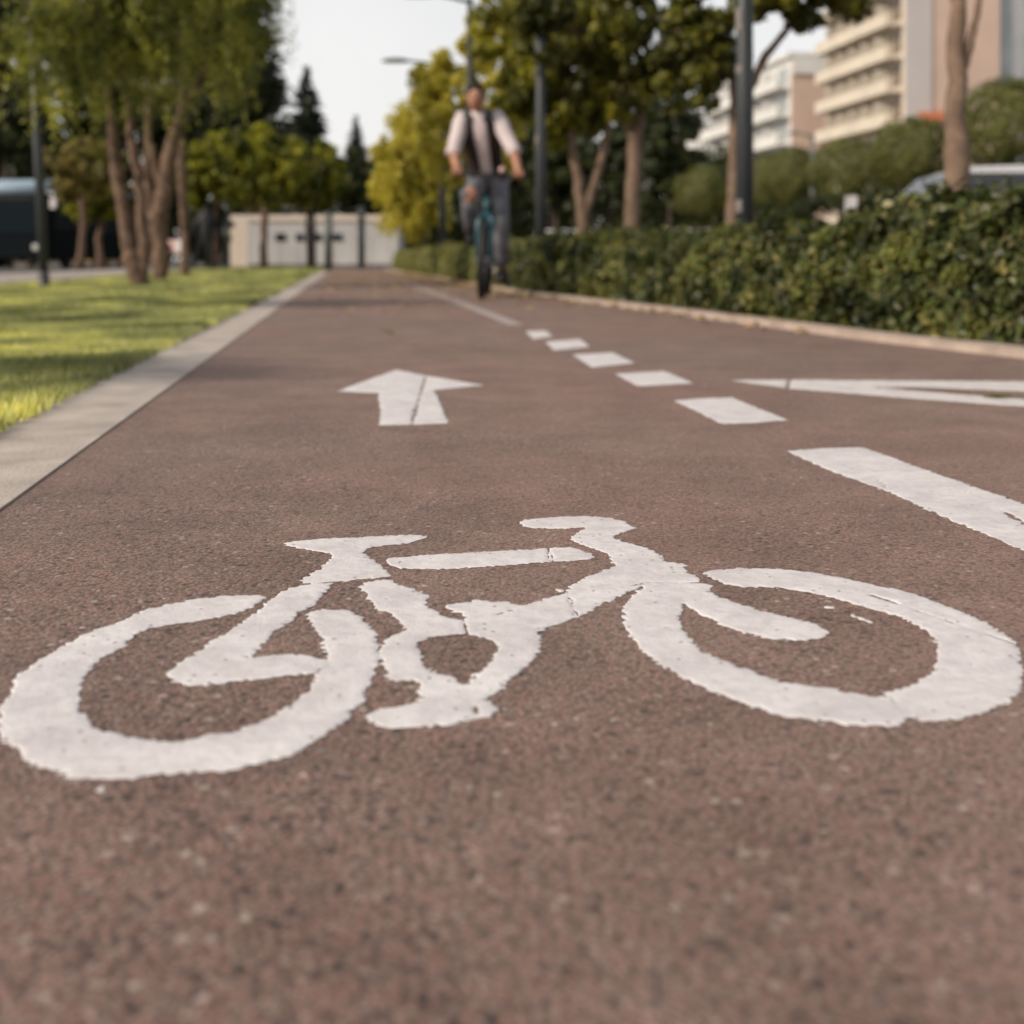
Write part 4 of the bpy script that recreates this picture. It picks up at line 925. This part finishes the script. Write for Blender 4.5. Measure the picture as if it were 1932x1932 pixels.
# ------------------------------------------------------------------ buildings on the right
AL = math.atan(SLOPE)
def building(name, label, px, d, length, width, floors, fh, walls, gable, rail, glass, nwin, strip_m=None, balc=True, slab=None):
    """local x = away from the street, y = along the street; the near street corner stands at (px, d)"""
    b = P(px, HY, d)
    root = empty(name, (b.x, b.y, 0), AL, label=label, cat='building')
    Ht = floors * fh + .6
    MB().box((width / 2, length / 2, Ht / 2), (width, length, Ht)).build('wall', walls, root, False, False)
    MB().box((width / 2, -.06, Ht / 2 - .05), (width - .04, .14, Ht - .1)).build('gable_wall', gable, root, False, False)
    MB().box((width / 2, length / 2, Ht + .25), (width + .9, length + .9, .5)).build('roof', slab or walls, root, False, False)
    for f in range(floors):
        z0 = f * fh + .5
        for q in range(nwin):
            yc = length * (q + .5) / nwin; w = length / nwin * .62
            wn = MB().box((-.03, yc, z0 + 1.35), (.10, w, 1.7)).build('window', glass, root, False, False)
            MB().box((-.10, yc, z0 + 1.35), (.05, .08, 1.7)).build('mullion', rail, wn, False, False)
        if balc:
            bl = MB().box((-.75, length / 2, z0 - .1), (1.5, length - .3, .2)).build('balcony', walls, root, False, False)
            mb = MB(); mb.box((-1.45, length / 2, z0 + .42), (.10, length - .3, .85))
            mb.build('parapet', rail, bl, False, False)
            for q in range(1, nwin): MB().box((-.72, length * q / nwin, z0 + 1.0), (1.4, .12, 1.9)).build('divider', walls, bl, False, False)
    return root, Ht
r1, h1 = building('apartment_block', 'beige apartment block with long balconies and a broad pink gable wall', 1706, 96, 15, 8.4, 9, 2.75, M['beige'], M['pink'], M['beige'], M['glass'], 6)
MB().box((1.15, -.20, h1 - 8), (2.3, .16, 17)).build('cladding_panel', M['pinkgrey'], r1, False, False)
aw = MB(); aw.add([(1.0, -.15, 12.5), (3.9, -.15, 12.5), (3.9, -1.6, 11.7), (1.0, -1.6, 11.7), (1.0, -.15, 12.3), (3.9, -.15, 12.3), (3.9, -1.6, 11.5), (1.0, -1.6, 11.5)], [(0, 1, 2, 3), (7, 6, 5, 4), (0, 4, 5, 1), (1, 5, 6, 2), (2, 6, 7, 3), (3, 7, 4, 0)])
aw.build('awning', M['terra'], r1, False, False)
r2, h2 = building('apartment_block', 'white apartment block with rows of white balconies and a plain pink end wall', 1492, 121, 27, 9, 7, 2.95, M['white'], M['pink'], M['white'], M['glass_b'], 6, slab=M['white'])
MB().box((4.5, -.25, h2 - .8), (8.9, .3, 1.9)).build('parapet_slab', M['white'], r2, False, False)
b3 = P(1880, HY, 98.3)
root = empty('office_block', (b3.x, b3.y, 0), AL, label='pale office block with tall glass strips at the right picture edge', cat='building')
MB().box((6, 6, 15), (12, 12, 30)).build('wall', M['white'], root, False, False)
for q in range(6):
    MB().box((.9 + q * 1.9, -.03, 15), (.95, .12, 29)).build('glass_strip', M['glass_b'], root, False, False)
r4, h4 = building('apartment_block', 'distant pale block peeping below the dark tree left of the nearest lamp post', 1335, 155, 24, 9, 6, 2.9, M['white'], M['white'], M['white'], M['glass_b'], 5)
b5 = P(160, HY, 110)
root = empty('house', (b5.x, b5.y, 0), 0, label='pale distant house glimpsed between the trunks on the left', cat='house')
MB().box((2, 4, 2.6), (4.6, 8, 5.2)).build('wall', M['white'], root, False, False)
MB().box((2, 4, 5.35), (5.2, 8.6, .3)).build('roof', M['terra'], root, False, False)
for q in range(2): MB().box((.8 + q * 2.4, -.02, 3.0), (1.2, .1, 1.3)).build('window', M['glass'], root, False, False)
# low wall beyond the hedge
lw = P(1330, HY, 24)
root = empty('low_wall', (lw.x, lw.y, 0), label='low pale wall showing above the hedge left of the nearest lamp post', cat='wall')
MB().box((0, 0, .44), (1.5, .2, .88)).build('masonry', M['pink'], root, False, False)
MB().box((0, 0, .92), (1.6, .28, .07)).build('coping', M['pinkgrey'], root, False, False, .01)

# ------------------------------------------------------------------ bicycle and cyclist
Fc_ = Vector((-.256, 9.70, 0)); Rc_ = Vector((-.228, 10.74, 0)); mid = (Fc_ + Rc_) / 2
yaw = math.atan2(-(Rc_ - Fc_).x, (Rc_ - Fc_).y)
bike = empty('bicycle', mid, yaw, label='teal bicycle ridden towards the camera by the cyclist', cat='bicycle')
bike.rotation_euler = (0, 0.045, yaw)
wb = .52; Rw = .335
def bbuild(mb, nm, mt, par=bike, sm=True): return mb.build(nm, mt, par, sm, False)
BBp = (0, .09, .29); ST = (0, .27, .80); HT = (0, -.37, .86); HB = (0, -.40, .72); RA = (0, wb, Rw); FA = (0, -wb, Rw)
fr = MB(); fr.tube([BBp, ST], .018); fr.tube([HT, (0, .24, .76)], .019); fr.tube([HB, BBp], .024); fr.tube([HT, HB], .024)
for s in (-1, 1):
    fr.tube([(s * .03, .09, .29), (s * .065, wb, Rw)], .011); fr.tube([(s * .018, .26, .76), (s * .062, wb, Rw)], .009)
bbuild(fr, 'frame', M['teal'])
fk = MB(); fk.tube([HB, (0, -.415, .70)], .03)
for s in (-1, 1): fk.tube([(s * .02, -.412, .71), (s * .058, -.425, .66), (s * .06, -wb, Rw)], [.02, .019, .013])
bbuild(fk, 'fork', M['teal'])
for hubp in (FA, RA):
    w = bbuild(MB().torus((0, 0, 0), Rw - .029, .029, n=48, m=10), 'wheel', M['black']); w.location = hubp
    bbuild(MB().torus((0, 0, 0), Rw - .060, .011, n=48, m=8, flat=1.0), 'rim', M['steel'], w)
    sp = MB()
    for q in range(24):
        a = 2 * math.pi * q / 24; s = .022 * (1 if q % 2 else -1)
        sp.tube([(s, .02 * math.cos(a), .02 * math.sin(a)), (0, (Rw - .055) * math.cos(a), (Rw - .055) * math.sin(a))], .0014, 4)
    bbuild(sp, 'spokes', M['steel'], w); bbuild(MB().tube([(-.05, 0, 0), (.05, 0, 0)], .02, 12), 'hub', M['steel'], w)
hbz = 1.05
bar = bbuild(MB().tube([(-.29, -.36, hbz), (-.15, -.40, hbz), (0, -.42, hbz - .01), (.15, -.40, hbz), (.29, -.36, hbz)], .014), 'handlebar', M['black'])
for s in (-1, 1):
    bbuild(MB().tube([(s * .20, -.387, hbz), (s * .30, -.357, hbz)], .019), 'grip', M['black'], bar)
    bbuild(MB().tube([(s * .17, -.40, hbz), (s * .19, -.45, hbz - .01), (s * .28, -.44, hbz - .01)], .006, 6), 'brake_lever', M['black'], bar)
bbuild(MB().tube([(0, -.37, .84), (0, -.375, .99), (0, -.42, hbz - .01)], [.018, .018, .02]), 'stem', M['black'])
bbuild(MB().ball((.12, -.415, hbz + .045), (.026, .02, .026)), 'bell', M['signpink'], bar)
bbuild(MB().box((0, -.455, hbz - .02), (.09, .06, .05)), 'lamp_bracket', M['black'], bar, False)
sd = MB(); sd.loft([[(x * w, y, .93 + z) for x, z in ((-1, 0), (-.7, .03), (0, .035), (.7, .03), (1, 0), (.6, -.03), (-.6, -.03))] for y, w in ((.13, .02), (.2, .03), (.3, .06), (.38, .085), (.42, .07))])
bbuild(sd, 'saddle', M['black']); bbuild(MB().tube([ST, (0, .30, .91)], .014), 'seat_post', M['steel'])
ck = MB(); ck.tube([(.045, .09, .29), (.085, .10, .29)], .02, 8); ck.tube([(.08, .09, .29), (.09, .12, .125)], .012); ck.tube([(-.08, .09, .29), (-.09, .06, .455)], .012); ck.tube([(-.085, .09, .29), (.085, .09, .29)], .016)
bbuild(ck, 'crank', M['steel'])
for x, y, z in ((.145, .12, .125), (-.145, .06, .455)): bbuild(MB().box((x, y, z), (.09, .085, .022)), 'pedal', M['black'], bike, False)
chain = MB().torus((-.055, .09, .29), .088, .007, n=30, m=6); chain.torus((-.055, wb, Rw), .045, .01, n=24, m=6)
chain.tube([(-.055, .09, .378), (-.055, wb, Rw + .045)], .006, 6); chain.tube([(-.055, .09, .202), (-.055, .44, .25), (-.055, wb, Rw - .045)], .006, 6)
bbuild(chain, 'chain', M['steel']); bbuild(MB().box((0, wb + .18, .74), (.05, .03, .05)), 'rear_reflector', M['terra'], bike, False)
bpy.context.view_layer.update()
BM = Matrix.Translation(mid) @ bike.rotation_euler.to_matrix().to_4x4()
def B(x, y, z): return BM @ Vector((x, y, z))

# the rider, built in world space, joints taken from where the hands, seat and feet must touch the bicycle
gl, gr = B(-.26, -.372, hbz), B(.26, -.372, hbz)
padL, padR = B(-.145, .06, .468), B(.145, .12, .138)
seat = B(0, .30, .965)
pel = seat + Vector((-.02, .02, .07)); 
hipL, hipR = pel + Vector((-.085, -.02, -.03)), pel + Vector((.085, -.02, -.03))
chest = P(908, 262, 10.30); neckb = P(902, 216, 10.22); headc = P(898, 184, 10.14)
shL, shR = P(872, 226, 10.26), P(938, 224, 10.26)
elL, elR = P(856, 284, 10.12), P(968, 282, 10.12)
wrL = gl + Vector((-.005, .085, .035)); wrR = gr + Vector((.005, .085, .035))
knL, knR = P(885, 369, 9.98), P(945, 412, 10.14)
anL, anR = padL + Vector((0, .085, .09)), padR + Vector((0, .085, .09))
rider = empty('person', (pel.x, pel.y, 0), label='cyclist in white shirt with rolled sleeves, dark open vest and ripped grey jeans riding forward', cat='person')
def mid3(a, b, t): return a.lerp(b, t)
pts = [pel, mid3(pel, chest, .5), chest, neckb, mid3(neckb, headc, .55),
       shL, mid3(shL, elL, .5), elL, mid3(elL, wrL, .45), wrL, shR, mid3(shR, elR, .5), elR, mid3(elR, wrR, .45), wrR,
       hipL, mid3(hipL, knL, .5), knL, mid3(knL, anL, .4), anL, hipR, mid3(hipR, knR, .5), knR, mid3(knR, anR, .4), anR]
ed = [(0, 1), (1, 2), (2, 3), (3, 4), (2, 5), (5, 6), (6, 7), (7, 8), (8, 9), (2, 10), (10, 11), (11, 12), (12, 13), (13, 14), (0, 15), (15, 16), (16, 17), (17, 18), (18, 19), (0, 20), (20, 21), (21, 22), (22, 23), (23, 24)]
rd = [.10, .09, .10, .07, .058, .062, .05, .042, .043, .028, .062, .05, .042, .043, .028, .085, .078, .058, .055, .038, .085, .078, .058, .055, .038]
body = skin_mesh('body', pts, ed, rd)
bm = bmesh.new(); bm.from_mesh(body)
def bm_add(mb, smooth=True):
    vs = [bm.verts.new(v) for v in mb.V]
    for f in mb.F:
        try: bm.faces.new([vs[i] for i in f]).smooth = smooth
        except ValueError: pass
# head with brow, nose, jaw, ears
hd = MB(); n, m = 20, 16; rings = []
for i in range(m + 1):
    t = math.pi * (0.03 + .94 * i / m); zz = -math.cos(t)
    r = []
    for k in range(n):
        a = 2 * math.pi * k / n; cx_, cy_ = math.cos(a), math.sin(a)
        jaw = 1 - .22 * max(0, -zz) ** 1.4
        x = .079 * math.sin(t) * cx_ * jaw; y = .098 * math.sin(t) * cy_ * (1 - .1 * max(0, -zz))
        if cy_ < -.55:
            if -.25 < zz < .12 and abs(cx_) < .3: y -= .018 * (1 - abs(cx_) / .3) * (1 - abs(zz + .12) / .3)
            if .02 < zz < .3 and .2 < abs(cx_) < .65: y += .009
            if -.62 < zz < -.42 and abs(cx_) < .4: y -= .004
        r.append(headc + Vector((x, y, .118 * zz)))
    rings.append(r)
hd.loft(rings); bm_add(hd)
for s in (-1, 1): bm_add(MB().ball(headc + Vector((s * .08, .012, -.005)), (.012, .022, .032), 8, 6))
# hands: palm and five fingers closed round the grips
for s, gp_, wr in ((-1, gl, wrL), (1, gr, wrR)):
    palm = MB(); c = gp_ + Vector((0, .035, .028))
    palm.tube([wr, mid3(wr, c, .5) + Vector((0, 0, .004)), c, gp_ + Vector((0, .008, .036))], [.026, .032, .038, .026], 10); bm_add(palm)
    for q, ln in enumerate((.9, 1.0, .95, .78)):
        x = s * (-.033 + q * .022)
        base = gp_ + Vector((x, .01, .036)); fg = MB()
        fg.tube([base + Vector((0, .02, 0)), base + Vector((0, -.02 * ln, .002)), base + Vector((0, -.042 * ln, -.022)), base + Vector((0, -.036 * ln, -.05)), base + Vector((0, -.012, -.062 * ln))], [.0105, .0105, .0098, .009, .0075], 8); bm_add(fg)
    th = MB(); tb = gp_ + Vector((-s * .03, .04, .02))
    th.tube([tb, gp_ + Vector((-s * .052, .018, .008)), gp_ + Vector((-s * .056, -.008, -.012)), gp_ + Vector((-s * .045, -.02, -.03))], [.015, .013, .011, .008], 8); bm_add(th)
bm.to_mesh(body); bm.free()
link('body', body, M['skin'], rider, True)
# clothes
def ell_ring(c, rx, ry, n=28, a0=0.0, a1=360.0, tilt=0.0):
    out = []
    for k in range(n):
        a = math.radians(a0 + (a1 - a0) * k / (n if a1 - a0 >= 360 else n - 1))
        out.append(Vector(c) + Vector((rx * math.cos(a), ry * math.sin(a), tilt * math.sin(a))))
    return out
spine = [pel + Vector((0, 0, -.06)), mid3(pel, chest, .25), mid3(pel, chest, .6), chest, mid3(chest, neckb, .55), mid3(chest, neckb, .85), neckb + Vector((0, 0, .02))]
tw = [(.15, .125), (.13, .12), (.138, .125), (.155, .13), (.155, .115), (.115, .09), (.07, .075)]
mb = MB(); mb.loft([ell_ring(c, a, b) for c, (a, b) in zip(spine, tw)])
for a, c in ((shL, elL), (shR, elR)):
    d_ = (c - a).normalized()
    mb.tube([a - d_ * .05 + Vector((0, 0, .005)), a + d_ * .04, mid3(a, c, .5), c - d_ * .02, c + d_ * .035, c + d_ * .05], [.06, .078, .07, .064, .066, .058], 16)
mb.build('shirt', M['shirt'], rider, True)
fc = MB(); fc.loft([ell_ring(c, a * 1.015, b * 1.03, 9, 252, 288) for c, (a, b) in zip(spine[1:6], tw[1:6])], False, False)
fc.build('shirt_placket', M['placket'], rider, True)
vs = MB()
for a0, a1 in ((-68, 92), (88, 248)):
    vs.loft([ell_ring(c, a * k, b * k, 14, a0 + da, a1 - da2) for (c, (a, b)), k, da, da2 in zip(list(zip(spine, tw))[:6], (1.16, 1.20, 1.20, 1.17, 1.12, 1.14), (0,) * 6, (0,) * 6)], False, False)
v = vs.build('vest', M['vest'], rider, True)
so = v.modifiers.new('thick', 'SOLIDIFY'); so.thickness = .012
hoodm = MB(); hoodm.tube([neckb + Vector((.055, -.085, -.06)), neckb + Vector((.10, -.02, .01)), neckb + Vector((.075, .07, .03)), neckb + Vector((-.075, .07, .03)), neckb + Vector((-.10, -.02, .01)), neckb + Vector((-.055, -.085, -.06))], [.022, .034, .042, .042, .034, .022], 12)
hoodm.build('collar', M['collar'], rider, True)
jp = [pel, mid3(hipL, knL, .02), mid3(hipL, knL, .5), mid3(hipL, knL, .86), mid3(hipR, knR, .02), mid3(hipR, knR, .5), knR, mid3(knR, anR, .5), mid3(knR, anR, .92)]
jm = skin_mesh('jeans', jp, [(0, 1), (1, 2), (2, 3), (0, 4), (4, 5), (5, 6), (6, 7), (7, 8)], [.135, .105, .094, .078, .105, .094, .076, .074, .064])
bm = bmesh.new(); bm.from_mesh(jm)
lw_ = MB(); lw_.tube([mid3(knL, anL, .10), mid3(knL, anL, .3), mid3(knL, anL, .6), mid3(knL, anL, .95)], [.070, .074, .07, .06], 16); bm_add(lw_)
bs = MB()
for s, a, c in ((1, mid3(hipL, knL, .84), mid3(knL, anL, .14)),):
    bs.tube([a + Vector((-.045, .03, 0)), knL + Vector((-.035, .0, 0)), c + Vector((-.03, .02, 0))], [.05, .045, .045], 10)
bm_add(bs)
bm.to_mesh(jm); bm.free()
link('jeans', jm, M['jeans'], rider, True)
for an, pd in ((anL, padL), (anR, padR)):
    toe = pd + Vector((0, -.12, .035)); heel = an + Vector((0, .05, -.055))
    sh = MB(); sh.tube([heel, mid3(heel, toe, .25), mid3(heel, toe, .6), mid3(heel, toe, .9), toe], [.034, .044, .043, .034, .018], 12)
    sh.tube([an + Vector((0, 0, -.045)), an + Vector((0, .002, .015))], [.046, .044], 12)
    sh.build('shoe', M['black'], rider, True)
hr = MB(); rings = []
for i in range(9):
    t = math.pi * (.5 + .49 * i / 8) ; r = []
    for k in range(20):
        a = 2 * math.pi * k / 20
        zz = -math.cos(t); low =   .080 if math.sin(a) < -.35 else (-.01 if math.sin(a) < .2 else -.045)
        z = low + (.124 - low) * (zz if zz < .6 else .6 + (zz - .6) * .98)
        r.append(headc + Vector((.083 * math.sin(t) ** .7 * math.cos(a) ** 1, .103 * math.sin(t) ** .7 * math.sin(a) + .004, z)))
    rings.append(r)
hr.loft(rings); hr.build('hair', M['hair'], rider, True)
ey = MB()
for s in (-1, 1): ey.box(headc + Vector((s * .031, -.088, .016)), (.034, .012, .009))
ey.build('eyebrows', M['hair'], rider)
M['lips'] = simple('lips', (0.24, 0.085, 0.07), 0.5, var=0.1)
M['eyewhite'] = simple('eye_white', (0.5, 0.48, 0.46), 0.3, var=0.03)
for s in (-1, 1):
    eb = MB().ball(headc + Vector((s * .031, -.0815, .001)), (.014, .010, .008), 12, 7).build('eye', M['eyewhite'], rider, True)
    MB().ball(headc + Vector((s * .031, -.0905, .001)), (.006, .004, .006), 10, 6).build('iris', M['hair'], eb, True)
MB().ball(headc + Vector((0, -.088, -.062)), (.025, .010, .007), 14, 7).build('mouth', M['lips'], rider, True)

# ------------------------------------------------------------------ shade trees standing left of the view
for i, (u, d, z, r) in enumerate([(-6.5, 0.3, 3.6, 0.95), (-6.3, 5.6, 4.0, 1.15)]):
    b = U(u, d)
    tree('street_tree', ('leafy tree left of the view shading the near lawn and path', 'leafy tree left of the view beyond the first one, shading the arrow')[i], [[(b.x, b.y, 0, .13), (b.x, b.y, z * .5, .1), (b.x + .05, b.y, z - r * .6, .07)]],
         [(b.x, b.y, z, r, r, r * .75), (b.x + .7, b.y + .3, z - .3, r * .6, r * .6, r * .5), (b.x - .6, b.y - .5, z + .2, r * .6, r * .6, r * .5)], M['lf_green'], M['bark_grey'], 800 + i, 60, 70, .12)

# ------------------------------------------------------------------ light, sky, camera
SUN_EL, SUN_AZ = 33.0, 238.0         # degrees; azimuth clockwise from +Y: the sun stands to the left and a little behind
el, az = math.radians(SUN_EL), math.radians(SUN_AZ)
sdir = Vector((math.sin(az) * math.cos(el), math.cos(az) * math.cos(el), math.sin(el)))
sun = bpy.data.lights.new('sun', 'SUN'); sun.energy = 3.3; sun.angle = math.radians(2.0); sun.color = (1.0, 0.88, 0.74)
so = bpy.data.objects.new('sun', sun); COL.objects.link(so)
so.rotation_euler = (-sdir).to_track_quat('-Z', 'Y').to_euler(); so.location = sdir * 50
w = bpy.data.worlds.new('World'); sc.world = w; w.use_nodes = True
nt = w.node_tree; nt.nodes.clear()
out = nt.nodes.new('ShaderNodeOutputWorld'); bg = nt.nodes.new('ShaderNodeBackground')
sky = nt.nodes.new('ShaderNodeTexSky'); sky.sky_type = 'NISHITA'; sky.sun_disc = False
sky.sun_elevation = el; sky.sun_rotation = az; sky.air_density = 1.0; sky.dust_density = 4.0; sky.ozone_density = 1.0
tc = nt.nodes.new('ShaderNodeTexCoord')
cl = noise(nt, tc.outputs['Generated'], 2.2, 6, 0.6)
sepz = nt.nodes.new('ShaderNodeSeparateXYZ'); nt.links.new(tc.outputs['Generated'], sepz.inputs[0])
low = ramp(nt, sepz.outputs['Z'], [(0.0, g(1.0)), (0.22, g(0.85)), (0.45, g(0.38)), (0.8, g(0.18))])      # thin bright cloud, thinning overhead
cf = nt.nodes.new('ShaderNodeMath'); cf.operation = 'MULTIPLY'
nt.links.new(ramp(nt, cl, [(0.25, g(0.8)), (0.65, g(1.0))]), cf.inputs[0]); nt.links.new(low, cf.inputs[1])
CLOUD = (10.6, 10.4, 10.2)
nt.links.new(mixc(nt, cf.outputs[0], sky.outputs[0], CLOUD), bg.inputs['Color'])
bg.inputs['Strength'].default_value = 0.10
nt.links.new(bg.outputs[0], out.inputs[0])
cam = bpy.data.cameras.new('camera'); co = bpy.data.objects.new('camera', cam); COL.objects.link(co)
co.location = (0, 0, H); co.rotation_euler = (math.pi / 2, 0, 0)
cam.sensor_fit = 'HORIZONTAL'; cam.sensor_width = 36.0; cam.lens = 36.0 * F / 1932.0
cam.shift_y = -(966.0 - HY) / 1932.0
cam.clip_start = 0.05; cam.clip_end = 1500
cam.dof.use_dof = True; cam.dof.focus_distance = H * F / (1035 - HY); cam.dof.aperture_fstop = 3.9
sc.camera = co
sc.view_settings.view_transform = 'Standard'; sc.view_settings.look = 'None'; sc.view_settings.gamma = 1.0
sc.view_settings.exposure = 0.0
sc.cycles.max_bounces = 6; sc.cycles.transparent_max_bounces = 4; sc.cycles.diffuse_bounces = 3
sc.cycles.use_denoising = True; sc.cycles.denoising_prefilter = 'ACCURATE'; sc.cycles.use_adaptive_sampling = False
